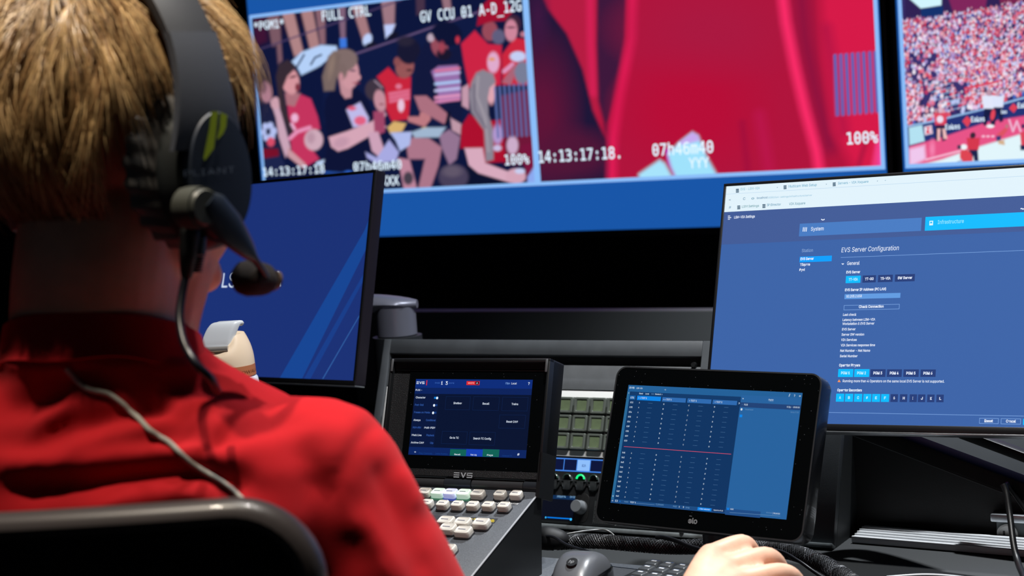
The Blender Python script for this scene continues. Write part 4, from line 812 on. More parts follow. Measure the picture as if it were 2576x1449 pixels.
# hinge barrels
M_BARREL = mat('barrel_dark', (58, 58, 60), .34, metal=.2); M_BARREL2 = mat('barrel_cap', (40, 43, 48), .28)
hy = EV.ab(1300, 1222)[1]; hr = .0068
for k, (pa_, pb_, m, r) in enumerate(((966, 1037, M_BARREL, .96), (1037, 1116, M_BARREL, .96), (1116, 1184, M_BARREL2, 1.08), (1185, 1315, M_BARREL, .96), (1316, 1366, M_BARREL2, 1.08))):
    a0 = EV.ab(pa_, 1222)[0]+.0004; a1 = EV.ab(pb_, 1222)[0]-.0004
    mb = MB(); mb.cyl(EV.P(a0, hy, -.006), EV.P(a1, hy, -.006), hr*r, n=28); mb.build('hinge_barrel', m, ct)
mb = MB(); mb.prism([(x1-.004, y0+.03), (x1-.004, hy-.013), (x1+.0005, hy-.013), (x1+.0005, y0+.03)], -.028, hd, EV.M); mb.build('hinge_bracket', M_CTRLS, ct)
# body wedge
LW, LD = .245, .215
def dz(P): return Vector((P.x, P.y, CZ+DESKZ+.0005))
mb = MB(); c00, c10, c01, c11 = DK.P(-LW, -LD, 0), DK.P(0, -LD, 0), DK.P(-LW, .004, 0), DK.P(0, .004, 0)
bkv = Vector((DK.u.x, DK.u.y, 0)).normalized()
top = [c00, c10, c11, c01]; bot = [dz(c00)+bkv*.015, dz(c10)+bkv*.015, dz(c11)-bkv*.012, dz(c01)-bkv*.012]
mb.rings([bot, top], smooth=False); body = mb.build('body', M_CTRLS, ct)
mb = MB(); mb.box(-LW, 0, -LD, .004, .0002, .0026, DK.M, bev=.001); mb.build('deck', mat('deck_anthracite', (74, 77, 82), .46, bump=(1500, .5, .0004), noise=(700, .10)), ct)
mb = MB(); mb.box(-.0016, .0006, -LD, .004, .0016, .0030, DK.M, bev=.0004); mb.build('edge_strip', mat('edge_light', (150, 152, 156), .4), ct)
FD = DK.at(0, 0, .0027); ck = lambda x, y: (1000+x/4.6, 1180+y/4.6)
M_CAP = mat('clear_cap', (206, 200, 190), .18, spec=.6, coat=.5); M_CAPB = mat('cap_skirt', (60, 60, 62), .3)
def key(cx, cy, w_, d_, lit=None, h=.006):
    a, b = FD.ab(*ck(cx, cy)); fr_ = FD.at(a, b-.001); mb = MB(); rr = []
    mb.rings([[(x, y, z) for x, y in rrect(-w_/2-.0006, -d_/2-.0006, w_/2+.0006, d_/2+.0006, .003, 3)] for z in (0, .0022)], M=fr_.M, smooth=False, mat=1)
    for s_, z in ((.99, .002), (1, .0050), (.985, .0070), (.93, .0082), (.78, .0088), (.72, .0084)): rr.append([(x*s_, y*(s_ if s_ > .8 else s_*.95), z) for x, y in rrect(-w_/2, -d_/2, w_/2, d_/2, .0034, 4)])
    mb.rings(rr, M=fr_.M)
    m = M_CAP if not lit else mat('lit_cap_%s' % lit, (215, 215, 210), .2, emit={'green': (170, 215, 190), 'blue': (150, 165, 235)}[lit], es=.55)
    o = mb.build('button', [m, M_CAPB if not lit else mat('lit_skirt_%s' % lit, (70, 80, 80), .3, emit={'green': (70, 130, 100), 'blue': (70, 90, 190)}[lit], es=.6)], ct); 
    if lit: o['label'] = 'button glowing pale %s' % lit
    f_ = Face(fr_); f_.quad(-w_*.30, -d_*.05, w_*.18, d_*.03, mat('legend_ink', (96, 96, 110), .5), int(.0087/.00012)); f_.mb.build('legend', f_.mats, o, fix=False)
for x, lit in ((330, None), (490, 'green'), (632, 'blue'), (785, 'green'), (945, None)): key(x, 318+(x-490)*.035, .0162, .0135, lit)
for x, y in ((1204, 338), (1389, 342)): key(x, y+1, .0140, .0128)
for x, y in ((360, 428), (540, 440), (712, 446), (888, 452), (1068, 456), (1250, 462)): key(x, y+14, .0140, .0128)
for x, y in ((580, 640), (772, 655), (987, 665), (600, 726), (780, 758)): key(x, y+8, .0190, .0150)
for row in (1010, 1110, 1210):
    for x in (300, 480, 660): key(x-(row-1010)*.9-60, row-40, .0185, .0135)
f = Face(FD); a0 = -LW+.02; bA, bB = FD.ab(*ck(560, 540))[1], FD.ab(*ck(600, 600))[1]; aE = FD.ab(*ck(1160, 580))[0]
f.quad(a0, bB, aE, bA, mat('legend_strip', (44, 46, 52), .5), 1)
YL = mat('yellow_ink', (206, 180, 40), .5); WI = mat('white_ink', (222, 222, 222), .5)
for s_, x, y, w_, m in (('CLEAR', 1166, 399, 104, WI), ('ENTER', 1345, 403, 104, WI), ('Shotbox', 675, 588, 104, YL), ('24 IN TC', 900, 582, 120, YL), ('MARK', 1085, 592, 70, YL), ('TAKE', 1092, 608, 60, YL)):
    p = ck(x, y); f.label(s_, p[0], p[1], w_/4.6, 3.6, m, 3, bold=.01)
f.build('legends', ct)

# ------------------------------------------------------------------ small touchscreen
LW_, LH_ = .217, .1356
et = thing('touchscreen', 'small black touchscreen listing rows of numbers, standing before the rack', 'touchscreen', Vector((EL.P(.11, 0, -.07).x, EL.P(.11, 0, -.07).y, CZ+RDZ+.0005)))
bl = EL.ab(1500, 1270)[0]; br = EL.ab(2032, 1250)[0]; bt = EL.ab(1800, 930)[1]; bb = EL.ab(1750, 1338)[1]
M_ELO = mat('touchscreen_shell', (17, 18, 20), .25, coat=.3)
mb = MB(); rr = []
for s_, c in ((.006, -.030), (.0015, -.028), (0, -.022), (0, -.004), (.0006, -.0015), (.002, -.0006)): rr.append([(x, y, c) for x, y in rrect(bl+s_, bb+s_, br-s_, bt-s_, .013-s_*.6, 7)])
mb.rings(rr, M=EL.M); mb.build('housing', M_ELO, et)
mb = MB(); mb.prism(rrect(bl+.0018, bb+.0018, br-.0018, bt-.0018, .0115, 7), -.002, -.0001, EL.M); mb.build('glass', M_GLASS, et)
mb = MB(); o1 = rrect(bl, bb, br, bt, .013, 7); o2 = rrect(bl+.0016, bb+.0016, br-.0016, bt-.0016, .0118, 7)
mb.rings([[(x, y, -.0004) for x, y in o1], [(x, y, .0004) for x, y in o1], [(x, y, .0004) for x, y in o2], [(x, y, -.0004) for x, y in o2]], M=EL.M, cap0=False, cap1=False); mb.build('rim', mat('rim_grey', (60, 62, 64), .3, metal=.3), et)
f = Face(EL); cl = lambda x, y: (1340+x/2.6397, 900+y/2.6397)
f.quad(0, 0, LW_, LH_, EM((34, 96, 152)), 1)
ax = EL.ab(*cl(1385, 262))[0]; bx = EL.ab(*cl(652, 224))[1]; aL_ = EL.ab(*cl(655, 230))[0]; bB_ = EL.ab(*cl(527, 938))[1]
f.quad(aL_-.0015, bB_, ax, bx, EM((12, 52, 98)), 2); f.quad(0, 0, ax, bB_-.0002, EM((28, 74, 128)), 3); f.quad(ax, 0, LW_, bx+.002, EM((38, 98, 158)), 2)
f.quad(0, bB_, aL_-.0015, bx, EM((40, 104, 150)), 3)
by0, by1 = EL.ab(*cl(1382, 328))[1], EL.ab(*cl(1382, 296))[1]; f.quad(ax, by0, LW_, by1, EM((32, 66, 118)), 3); b5 = EL.ab(*cl(1290, 1015))[1]; f.quad(ax, b5-.0045, LW_*.86, b5+.0022, EM((30, 76, 134)), 4)
f.quad(aL_, EL.ab(*cl(650, 250))[1], ax, bx, EM((16, 58, 106)), 3)
def El(t, x, y, w_, h, m, bold=.01, layer=6): p = cl(x, y); f.label(t, p[0], p[1], w_/2.64, h/2.64, m, layer, bold=bold)
WS = EM((205, 222, 238)); DS = EM((96, 140, 184))
evs_logo(f, *cl(661, 200), 12.5, 4.5, WS, 6); El('LSM-VIA', 712, 203, 40, 10, WS); El('->', 882, 212, 10, 14, WS)
for s_, x, y, w_ in (('<', 640, 234, 6), ('Read', 722, 238, 24), ('Local', 763, 240, 24)): El(s_, x, y, w_, 10, WS)
El('Sort', 800, 241, 20, 9, DS); El('Remote 1  v', 840, 243, 48, 10, WS)
for k, (x0_, y0_, x1_, y1_) in enumerate(((697, 252, 851, 289), (864, 262, 1017, 299), (1031, 270, 1186, 307), (1199, 279, 1357, 316))):
    a0, b1 = EL.ab(*cl(x0_, y0_)); a1, b0 = EL.ab(*cl(x1_-1, y1_)); f.quad(a0, b0, a1, b1, EM((10, 132, 232) if k == 0 else (46, 106, 176)), 4)
    El(('+ < ', '+ < ', '< ', '< ')[k]+'TEST 1', (732, 897, 1066, 1236)[k], (268, 278, 286, 295)[k], (56, 56, 50, 50)[k], 11, WS)
a0, b1 = EL.ab(*cl(648, 250)); a1, b0 = EL.ab(*cl(682, 279)); f.quad(a0, b0, a1, b1, EM((20, 92, 160)), 4); El('131', 664, 265, 24, 12, WS); El('>', 1374, 301, 8, 18, WS)
rows = []
for i, n_ in enumerate(('132', '133', '134', '135', '136', '137', '138', '139', '130')): rows.append((n_, 660-5*i, 297+31.8*i, i/8, 0))
for i, n_ in enumerate(('141', '142', '143', '144', '145', '146', '147', '148', '149', '140')): rows.append((n_, 607-4.7*i, 630+32*i, i/9, 1))
L1 = (((711, 299), (672, 555)), ((873, 309), (836, 567)), ((1040, 318), (1002, 578)), ((1210, 327), (1173, 591)))
D1 = (((783, 302), (745, 560)), ((949, 313), (910, 572)), ((1118, 322), (1080, 583)), ((1288, 330), (1251, 594)))
L2 = (((658, 634), (615, 925)), ((823, 646), (781, 940)), ((990, 659), (948, 957)), ((1161, 671), (1119, 972)))
D2_ = (((733, 638), (689, 930)), ((898, 651), (855, 945)), ((1067, 663), (1025, 962)), ((1238, 676), (1197, 979)))
for n_, x, y, t_, k in rows:
    El(n_, x, y, 19, 10, WS)
    for q, (L_, D_q) in enumerate(zip(L2 if k else L1, D2_ if k else D1)):
        (xa, ya), (xb, yb) = L_; El('ABCD'[q], xa+(xb-xa)*t_, ya+(yb-ya)*t_, 6, 9, WS); (xa, ya), (xb, yb) = D_q; El('-----', xa+(xb-xa)*t_, ya+(yb-ya)*t_, 28, 9, DS, .02)
f.line(*cl(608, 590), *cl(1320, 641), .0006, EM((200, 78, 108)), 7)
for s_, x, y, w_, m in (('o', 532, 948, 9, WS), ('[]', 558, 950, 14, WS), ('o', 582, 953, 8, EM((10, 132, 232))), ('NAME', 624, 957, 26, DS), ('TEST 1', 668, 961, 38, WS), ('CLIPNAME', 846, 976, 52, DS), ('PAGE', 947, 988, 24, DS), ('1', 976, 990, 5, WS), ('3', 1003, 993, 7, WS), ('BANK', 1031, 996, 26, DS), ('v', 536, 918, 10, WS)): El(s_, x, y, w_, 10, m)
f.line(*cl(690, 966), *cl(812, 977), .0004, DS, 5)
a0, b1 = EL.ab(*cl(1098, 992)); a1, b0 = EL.ab(*cl(1186, 1020)); f.quad(a0, b0, a1, b1, EM((10, 132, 232)), 5); El('+ Item selected', 1142, 1006, 70, 8, WS)
a0, b1 = EL.ab(*cl(1196, 999)); a1, b0 = EL.ab(*cl(1274, 1028)); f.quad(a0, b0, a1, b1, EM((16, 48, 96)), 5); El('Append to PL11', 1234, 1014, 64, 8, WS)
El('/', 1707, 249, 8, 14, WS, .05); El('?', 1741, 253, 8, 14, WS); El('o', 1777, 254, 11, 11, WS, .02); El('v', 1399, 272, 9, 8, WS, .05); El('Playlist', 1585, 280, 32, 10, WS); f.line(*cl(1568, 289), *cl(1600, 291), .0004, DS, 5)
El('<', 1394, 310, 4, 10, DS); El('PL11', 1419, 312, 24, 11, WS); El('0 Clip  -  00:00:00', 1732, 329, 84, 10, WS); El('o', 1389, 342, 12, 12, WS, .14); El('Preset band', 1440, 345, 52, 9, DS); El('Not by TC IN', 1741, 363, 52, 9, DS)
p, q = cl(1377, 378), cl(1392, 396); f.rect(*p, *q, EM((10, 132, 232)), 5); p, q = cl(1291, 996), cl(1307, 1012); f.rect(*p, *q, EM((10, 120, 220)), 5); El('AUX', 1325, 1006, 22, 10, WS); El('00:00:00', 1572, 1030, 38, 9, DS); El('| 00:00:00', 1620, 1035, 46, 9, WS); f.line(*cl(1310, 1028), *cl(1645, 1052), .0004, DS, 5)
f.build('display', et)
f = Face(EL); p = cl(1064, 1083); f.label('elo', p[0], p[1], 23, 13, mat('logo_grey', (132, 134, 136), .4), 3, bold=.03)
a0, b1 = EL.ab(*cl(1042, 1049)); a1, b0 = EL.ab(*cl(1058, 1054)); f.quad(a0, b0, a1, b1, mat('logo_grey', (0, 0, 0)), 3); f.build('logo', et)
# stand: neck and foot behind
nb = EL.P(.105, bb+.01, -.032); ft = Vector((nb.x, nb.y, CZ+RDZ))+Vector((DB.x, DB.y, 0))*.03
mb = MB(); ftz = CZ+RDZ+.001
mb.lathe([(.044, 0), (.044, .003), (.040, .007), (.02, .009)], Matrix.Translation((ft.x, ft.y, ftz)), 40); mb.build('foot', M_CTRLS, et)
mb = MB(); mb.tube([Vector((ft.x, ft.y, ftz+.006)), (Vector((ft.x, ft.y, ftz+.03))), EL.P(.105, .035, -.034)], [.016, .015, .015], 20); mb.build('neck', M_CTRLS, et)

# ------------------------------------------------------------------ mouse
mo = atZ(1456, 1430, DESKZ+.02); my = math.radians(20)
MX = Vector((math.cos(my), -math.sin(my), 0)); MF = Vector((math.sin(my), math.cos(my), 0))
mp = Vector((mo.x, mo.y-.005, CZ+DESKZ+.001)); ms = thing('computer_mouse', 'grey and black wired computer mouse lying at the bottom of the desk', 'mouse', mp)
ML = Matrix(((MX.x, MF.x, 0, mp.x), (MX.y, MF.y, 0, mp.y), (MX.z, MF.z, 1, mp.z), (0, 0, 0, 1)))
def mouse_shell(side):
    mb = MB(); rr = []; N = 22
    for i in range(N+1):
        t_ = i/N; y = -.052+.104*t_; e = math.sqrt(max(0, 1-abs(2*t_-1)**3.2)); w_ = (.0285+.003*math.cos((t_-.85)*5))*e*(1.0 if side else .985)+.0003
        h = (.037*(1-(max(0, .55-t_)/.55)**2.2*.75)-.020*max(0, t_-.55)**1.5*2.2)*e**.7+.0005
        r = []
        for k in range(25):
            q = math.pi*k/24; cx = math.cos(q); sx = math.sin(q); r.append((math.copysign(abs(cx)**.55, cx)*w_, y, (sx**.7)*h if not side else min((sx**.7)*h, .017*e**.6+.0003)))
        rr.append(r+[(-w_*.96, y, .0), (w_*.96, y, 0)][::1])
    mb.rings(rr, M=ML); return mb
mouse_shell(0).build('shell', mat('mouse_grey', (84, 86, 90), .34, coat=.15), ms)
mb = mouse_shell(1); mb.v = [tuple(ML @ (Vector(((ML.inverted() @ Vector(v)).x*1.035, (ML.inverted() @ Vector(v)).y*1.01, (ML.inverted() @ Vector(v)).z)))) for v in mb.v]; mb.build('side_grip', mat('mouse_black', (12, 13, 16), .18, coat=.6), ms)
lo = ML @ Vector((.002, .027, .0330)); LF = Frame(0, 0, (0, 0, 0)); 
LF.x = MX.copy(); LF.n = (Vector((0, 0, 1))*math.cos(.42)-MF*math.sin(.42)); LF.u = LF.n.cross(LF.x); LF.o = ML @ Vector((0, -.022, .0337))
LF.M = Matrix(((LF.x.x, LF.u.x, LF.n.x, LF.o.x), (LF.x.y, LF.u.y, LF.n.y, LF.o.y), (LF.x.z, LF.u.z, LF.n.z, LF.o.z), (0, 0, 0, 1)))
f = Face(LF); f.poly([(.0062*math.cos(q), .0068*math.sin(q)) for q in [math.pi*k/12 for k in range(24)]], mat('badge_dark', (30, 31, 33), .3), 1)
vs, fs = text_geo('hp', 'sans', .0); k = .0072; xm = sum(v[0] for v in vs)/len(vs); ym = sum(v[1] for v in vs)/len(vs)
f.mb.add([LF.P((v[0]-xm)*k+(v[1]-ym)*k*.25, (v[1]-ym)*k*1.3, .0004) for v in vs], fs, f.mi(mat('badge_light', (150, 152, 154), .4))); f.build('badge', ms)
mb = MB(); c0 = ML @ Vector((0, .053, .012)); pts = [c0, c0+MF*.012+Vector((0, 0, .006)), atY(1430, 1372, 1.87), atY(1395, 1352, 1.90), atY(1374, 1348, 1.915)]
mb.tube(smooth_path(pts), .0016, 10); mb.build('cable', mat('cable_black', (22, 22, 25), .35), ms)
# usb plug lump the mouse cable disappears into
mb = MB(); u_ = atY(1392, 1366, 1.925); sp_ = [u_+Vector((-.022, .012, .002)), u_+Vector((-.008, .002, .006)), u_+Vector((.006, -.002, .003)), u_+Vector((.012, -.004, -.004))]
mb.tube(smooth_path(sp_, 4), [.010, .012, .0135, .014, .0145, .0145, .014, .0135, .0135, .013, .0115, .009, .006], 16)
o = mb.build('cable_coupler', mat('rubber_black', (12, 12, 14), .6), loc=u_); tag(o, 'small black cable coupler lying between controller and mouse', 'cable connector')

# ------------------------------------------------------------------ keypad
kb = Frame(40, 88, atZ(1640, 1424, DESKZ+.013)); 
kt = thing('keyboard', 'black keyboard of clear topped keys at the bottom edge beside the hand', 'keyboard', Vector((kb.P(.05, -.05).x, kb.P(.05, -.05).y, CZ+DESKZ)))
mb = MB(); mb.box(-.010, .20, -.115, .006, -.0125, 0, kb.M, bev=.002); mb.build('case', M_CTRLS, kt)
M_KT = mat('keycap_dark', (64, 67, 70), .3, coat=.3); M_KL = mat('keycap_legend', (210, 214, 218), .3)
for r in range(5):
    for c in range(10):
        a, b = .006+c*.0186+r*.004, -.005-r*.0186
        if a > .192: continue
        fr_ = kb.at(a, b); mb = MB(); rr = []
        for s_, z in ((1, .0002), (.98, .003), (.84, .0065), (.72, .0072)): rr.append([(x*s_, y*s_, z) for x, y in rrect(-.0085, -.0085, .0085, .0085, .0022, 3)])
        mb.rings(rr, M=fr_.M); k_ = mb.build('keycap', M_KT, kt)
        mb = MB(); mb.box(-.0035, .0025, .0008, .0035, .0071, .0075, fr_.M); mb.box(-.006, .006, -.0076, -.0066, .0028, .0040, fr_.M); mb.build('legend', M_KL, k_)

# ------------------------------------------------------------------ bottle
bp_ = atZ(578, 1128, DESKZ); bpos = atY(572, 900, 2.09); bpos.z = CZ+DESKZ+.0005-.0
bt_ = thing('water_bottle', 'white bottle with cream lid and brown band below the left monitor', 'bottle', bpos)
zz = lambda py: atY(572, py, 2.09).z-bpos.z
zb1, zb0, ztop_ = zz(918), zz(945), zz(862)
MBt = Matrix.Translation(bpos); RB = .0365
mb = MB(); mb.lathe([(.030, .0), (.0345, .003), (.0355, .012), (RB+.001, zb0-.012), (RB, zb0-.004), (RB-.003, zb0-.0005)], MBt, 48); mb.build('body', mat('bottle_white', (214, 222, 232), .35), bt_)
mb = MB(); mb.lathe([(RB-.0025, zb0-.0005), (RB-.0015, zb0), (RB-.0022, zb1)], MBt, 48); mb.build('band', mat('band_brown', (176, 108, 70), .45), bt_)
# lid: dome with a scooped front
mb = MB(); NR = 48; rr = []; yw = math.radians(35)
for i in range(13):
    t_ = i/12; r = (RB-.0024)*(1-.30*t_**2.2); z = zb1+(ztop_-zb1+.012)*t_; ring = []
    for k in range(NR):
        q = 2*math.pi*k/NR; dx, dy = math.cos(q), math.sin(q); front = max(0, -dy*math.cos(yw)-dx*math.sin(yw)*1)   # faces the camera and left
        front = max(0, (-dy)*.88+(-dx)*.47); ring.append((dx*r, dy*r, z-(z-zb1-.010)*min(1, 1.6*max(0, front-.35))*t_**.5*.75))
    rr.append(ring)
mb.rings(rr, M=MBt); lid = mb.build('lid', mat('lid_cream', (228, 206, 178), .45, sss=.0), bt_); 
zf = zz(862)
mb = MB(); ang = math.radians(60); fx = Vector((math.cos(math.radians(-8)), math.sin(math.radians(-8)), 0)); fy = Vector((-fx.y, fx.x, 0)); rr = []
for k in range(13):
    t_ = k/12; c = Vector((-.012, -.020, zz(868)))+Vector((.022, .014, 0))*t_+Vector((0, 0, .027*math.sin(t_*math.pi*.55)+.002)); hw = .0185-.002*t_; th = .0045+.0065*math.sin(min(1, t_*1.3)*math.pi)
    ring = []
    for x, z in rrect(-hw, -th, hw, th*.6, .004, 3): ring.append(bpos+c+fx*x+Vector((0, 0, z)))
    rr.append(ring)
mb.rings(rr); mb.build('flap', mat('flap_grey', (202, 208, 214), .35), bt_)
mb = MB(); cpin = bpos+Vector((-.014, -.024, zz(871))); mb.cyl(cpin-fx*.021, cpin+fx*.021, .0034, n=16); mb.build('hinge_pin', mat('pin_metal', (170, 165, 160), .3, metal=.6), bt_)
f = Face(WALL); vs, fs = text_geo('OWALA', 'sans', 0); x0_, x1_ = min(v[0] for v in vs), max(v[0] for v in vs); mb = MB(); rB = RB-.0014
def cyl_pt(u, z): q = math.radians(-90+2)+u; return bpos+Vector((math.cos(q)*rB, math.sin(q)*rB, z))
mb.add([cyl_pt((v[0]-x0_)/(x1_-x0_)*.95+.62, (zb0+zb1)/2-.0028+v[1]*.0078) for v in vs], fs, 0); mb.build('lettering', mat('band_dark', (120, 62, 34), .5), bt_, fix=False)

# ------------------------------------------------------------------ cables on the desk
M_BR = mat('braid_dark', (9, 9, 10), .6); M_BS = mat('braid_strand', (120, 122, 126), .22, spec=.8)
def braided(label, pts, r, loc):
    P = smooth_path(pts, 14); t = thing('braided_sleeve', label, 'cable', loc)
    R_ = r if isinstance(r, list) else [r]*len(P); R_ = [np.interp(i/(len(P)-1), np.linspace(0, 1, len(R_)), R_) for i in range(len(P))]
    mb = MB(); mb.tube(P, [q*.93 for q in R_], 18); mb.build('core', M_BR, t)
    L = [0]
    for i in range(1, len(P)): L.append(L[-1]+(P[i]-P[i-1]).length)
    tt = (P[1]-P[0]).normalized(); a = tt.orthogonal().normalized(); fr_ = []
    for i, p in enumerate(P):
        t2 = (P[min(i+1, len(P)-1)]-P[max(i-1, 0)]).normalized(); a = (a-t2*a.dot(t2)).normalized(); fr_.append((a.copy(), t2.cross(a)))
    step = .0012; n = int(L[-1]/step); mb = MB()
    for s_ in (1, -1):
        for k in range(20):
            st = []
            for j in range(n+1):
                l = min(j*step, L[-1]*.9999); i = int(np.searchsorted(L, l, 'right'))-1; i = min(i, len(P)-2); u = (l-L[i])/(L[i+1]-L[i])
                p = P[i].lerp(P[i+1], u); A_ = fr_[i][0].lerp(fr_[i+1][0], u); B_ = fr_[i][1].lerp(fr_[i+1][1], u); q = 2*math.pi*k/12+s_*l/(r[0] if isinstance(r, list) else r)*1.35
                rr_ = R_[i]*(1+.03*s_*math.cos(6*l/.006)); st.append(p+(A_*math.cos(q)+B_*math.sin(q))*rr_)
            mb.tube(st, .0003, 3, smooth=False)
    mb.build('braid', M_BS, t); return t
zt = DESKZ-.040
braided('thick black braided cable sleeve running behind the keyboard and curving to the right', [atY(1400, 1366, 1.955), atY(1500, 1362, 1.93), atY(1600, 1370, 1.90), atY(1700, 1376, 1.88), atY(1820, 1374, 1.865), atY(1930, 1378, 1.85), atY(2010, 1394, 1.81), atY(2080, 1424, 1.77), atY(2150, 1470, 1.72)], [.0085, .0085, .009, .010], atY(1800, 1390, 1.87))
def cable(name, label, pts, r, m, cat='cable'):
    grp = {'black_cable': 'black cables on the desk', 'hanging_cable': 'cables hanging from the monitor arm'}.get(name)
    o = MB(); o.tube(smooth_path(pts), r, 10); o = o.build(name, m, loc=pts[0]); return tag(o, label, cat, grp)
cable('thin_cable', 'thin grey cable arching over the rack base beside the controller', [atY(1395, 1350, 1.93), atY(1450, 1339, 1.93), atY(1500, 1333, 1.94), atY(1525, 1334, 1.935), atY(1545, 1348, 1.93), atY(1552, 1370, 1.92)], .0011, mat('cable_grey', (120, 122, 122), .35, metal=.3))
cable('black_cable', 'black cable with thick end crossing under the small touchscreen', [atY(1652, 1352, 1.87), atY(1668, 1352, 1.86), atY(1700, 1360, 1.845), atY(1740, 1376, 1.825), atY(1800, 1392, 1.80), atY(1900, 1415, 1.78)], .0026, mat('cable_black', (22, 22, 25), .35))
cable('black_cable', 'slim black cable sweeping from the hand to the bottom right', [atY(1880, 1376, 1.80), atY(1960, 1386, 1.78), atY(2010, 1412, 1.75), atY(2050, 1440, 1.73), atY(2110, 1478, 1.70)], .0020, mat('cable_black', (22, 22, 25), .35))
cable('hanging_cable', 'black cable hanging from the monitor arm in front of the socket', [atY(2524, 1218, 1.775), atY(2532, 1240, 1.77), atY(2541, 1300, 1.755), atY(2550, 1370, 1.73), atY(2562, 1418, 1.705), atZ(2575, 1450, DESKZ+.005), atZ(2600, 1520, DESKZ+.005)], .0035, M_BLACK)
cable('hanging_cable', 'black cable leaving the monitor arm towards the right edge', [atY(2530, 1216, 1.78), atY(2556, 1248, 1.78), atY(2590, 1300, 1.77), atY(2620, 1370, 1.74), atY(2640, 1410, 1.71), atZ(2670, 1470, DESKZ+.005)], .0028, M_BLACK)
cable('white_cable', 'thin pale cable lying at the bottom right edge of the desk', [atZ(2230, 1452, DESKZ+.002), atZ(2320, 1446, DESKZ+.002), atZ(2400, 1450, DESKZ+.002), atZ(2500, 1464, DESKZ+.002)], .0014, mat('cable_white', (190, 192, 196), .4))

# ------------------------------------------------------------------ console rear at the right: rail, panel, socket
RB_ = Frame(DYAW, 0, atZ(2142, 1366, RDZ+.0005))
ral = Frame(33.5, 0, atZ(2142, 1366, RDZ+.0005))
mb = MB(); LR = .95
MR = Matrix(((ral.x.x, -ral.n.x, 0, ral.o.x), (ral.x.y, -ral.n.y, 0, ral.o.y), (0, 0, 1, ral.o.z), (0, 0, 0, 1)))
mb.box(0, LR, 0, .004, .0005, .0088, MR, bev=.001)
for k, (d0, d1, h) in enumerate(((.004, .011, .0075), (.011, .013, .0095), (.013, .019, .0085), (.019, .021, .0105), (.021, .027, .0095), (.027, .029, .0115), (.029, .035, .0105), (.035, .037, .0125), (.037, .046, .0115))): mb.box(0, LR, d0, d1, .0005, h, MR, bev=.0006)
o = mb.build('aluminium_rail', mat('rail_aluminium', (228, 230, 232), .42, metal=.1), loc=ral.o); tag(o, 'ribbed aluminium rail running along the rear of the desk at the right', 'rail')
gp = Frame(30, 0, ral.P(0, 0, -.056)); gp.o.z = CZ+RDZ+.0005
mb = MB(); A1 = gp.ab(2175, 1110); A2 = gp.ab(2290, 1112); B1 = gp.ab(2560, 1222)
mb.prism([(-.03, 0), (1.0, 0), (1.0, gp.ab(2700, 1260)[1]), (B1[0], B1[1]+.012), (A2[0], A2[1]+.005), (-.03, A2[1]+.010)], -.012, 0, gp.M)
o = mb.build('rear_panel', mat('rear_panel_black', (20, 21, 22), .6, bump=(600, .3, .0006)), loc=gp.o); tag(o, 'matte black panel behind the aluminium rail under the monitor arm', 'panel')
hp = Frame(30, 0, gp.P(0, 0, -.16)); hp.o.z = CZ+RDZ+.0005
mb = MB(); mb.box(-.02, 1.3, 0, hp.ab(2450, 1060)[1], -.015, 0, hp.M, bev=.002); o = mb.build('light_grey_panel', mat('pale_grey_metal', (128, 134, 140), .5, noise=(8, .04)), loc=hp.o); tag(o, 'lighter grey panel glimpsed above the slanting monitor arm', 'panel')
so = thing('power_socket', 'blurred round power socket under a bright metal cover strip at the right edge', 'socket', gp.P(*gp.ab(2545, 1340), .0))
s0, s1 = gp.ab(2498, 1285), gp.ab(2650, 1372)
mb = MB(); mb.box(s0[0]+.006, s1[0], s1[1], s0[1]-.008, 0, .012, gp.M, bev=.002); mb.build('box', mat('socket_box', (96, 104, 106), .5), so)
mb = MB(); mb.box(s0[0], s1[0]+.01, s0[1]-.010, s0[1], 0, .016, gp.M, bev=.002); mb.build('cover_strip', M_ALU, so)
sa, sb = gp.ab(2541, 1337); sk = gp.at(sa, sb, .0125)
mb = MB(); mb.lathe([(.0125, -.001), (.0125, .002), (.0105, .003), (.0095, .001), (0.0005, .001)], sk.M, 32); mb.build('socket_face', mat('socket_grey', (205, 205, 202), .4), so)
for x in (-.004, .004):
    mb = MB(); mb.box(x-.0012, x+.0012, -.001, .004, .001, .0018, sk.M); mb.build('slot', M_BLACK, so)
# ------------------------------------------------------------------ the operator
def obj_from(mb, name): 
    me = bpy.data.meshes.new(name); me.from_pydata(mb.v, [], mb.f); o = bpy.data.objects.new(name, me); SC.collection.objects.link(o); return o
def fuse(mb, voxel, smooth_it=6, fac=.5):
    """melt overlapping closed shapes into one continuous skin"""
    o = obj_from(mb, 'tmp'); bm = bmesh.new(); bm.from_mesh(o.data); bmesh.ops.recalc_face_normals(bm, faces=bm.faces); bm.to_mesh(o.data); bm.free()
    m = o.modifiers.new('r', 'REMESH'); m.mode = 'VOXEL'; m.voxel_size = voxel
    m = o.modifiers.new('s', 'SMOOTH'); m.iterations = smooth_it; m.factor = fac
    dg = bpy.context.evaluated_depsgraph_get(); me = bpy.data.meshes.new_from_object(o.evaluated_get(dg)); bpy.data.objects.remove(o); return me
def finish(me, name, m, parent, disp=None):
    n = len(me.vertices); co = np.empty(n*3, np.float32); me.vertices.foreach_get('co', co); co = co.reshape(-1, 3)
    if disp is not None:
        no = np.empty(n*3, np.float32); me.vertices.foreach_get('normal', no); co = disp(co, no.reshape(-1, 3))
    o0 = np.array(wl(parent)); me.vertices.foreach_set('co', (co-o0).astype(np.float32).ravel()); me.update()
    me.materials.clear(); me.materials.append(m); me.polygons.foreach_set('use_smooth', [True]*len(me.polygons)); me.polygons.foreach_set('material_index', [0]*len(me.polygons))
    me.name = name; o = bpy.data.objects.new(name, me); SC.collection.objects.link(o); o.parent = parent; return o
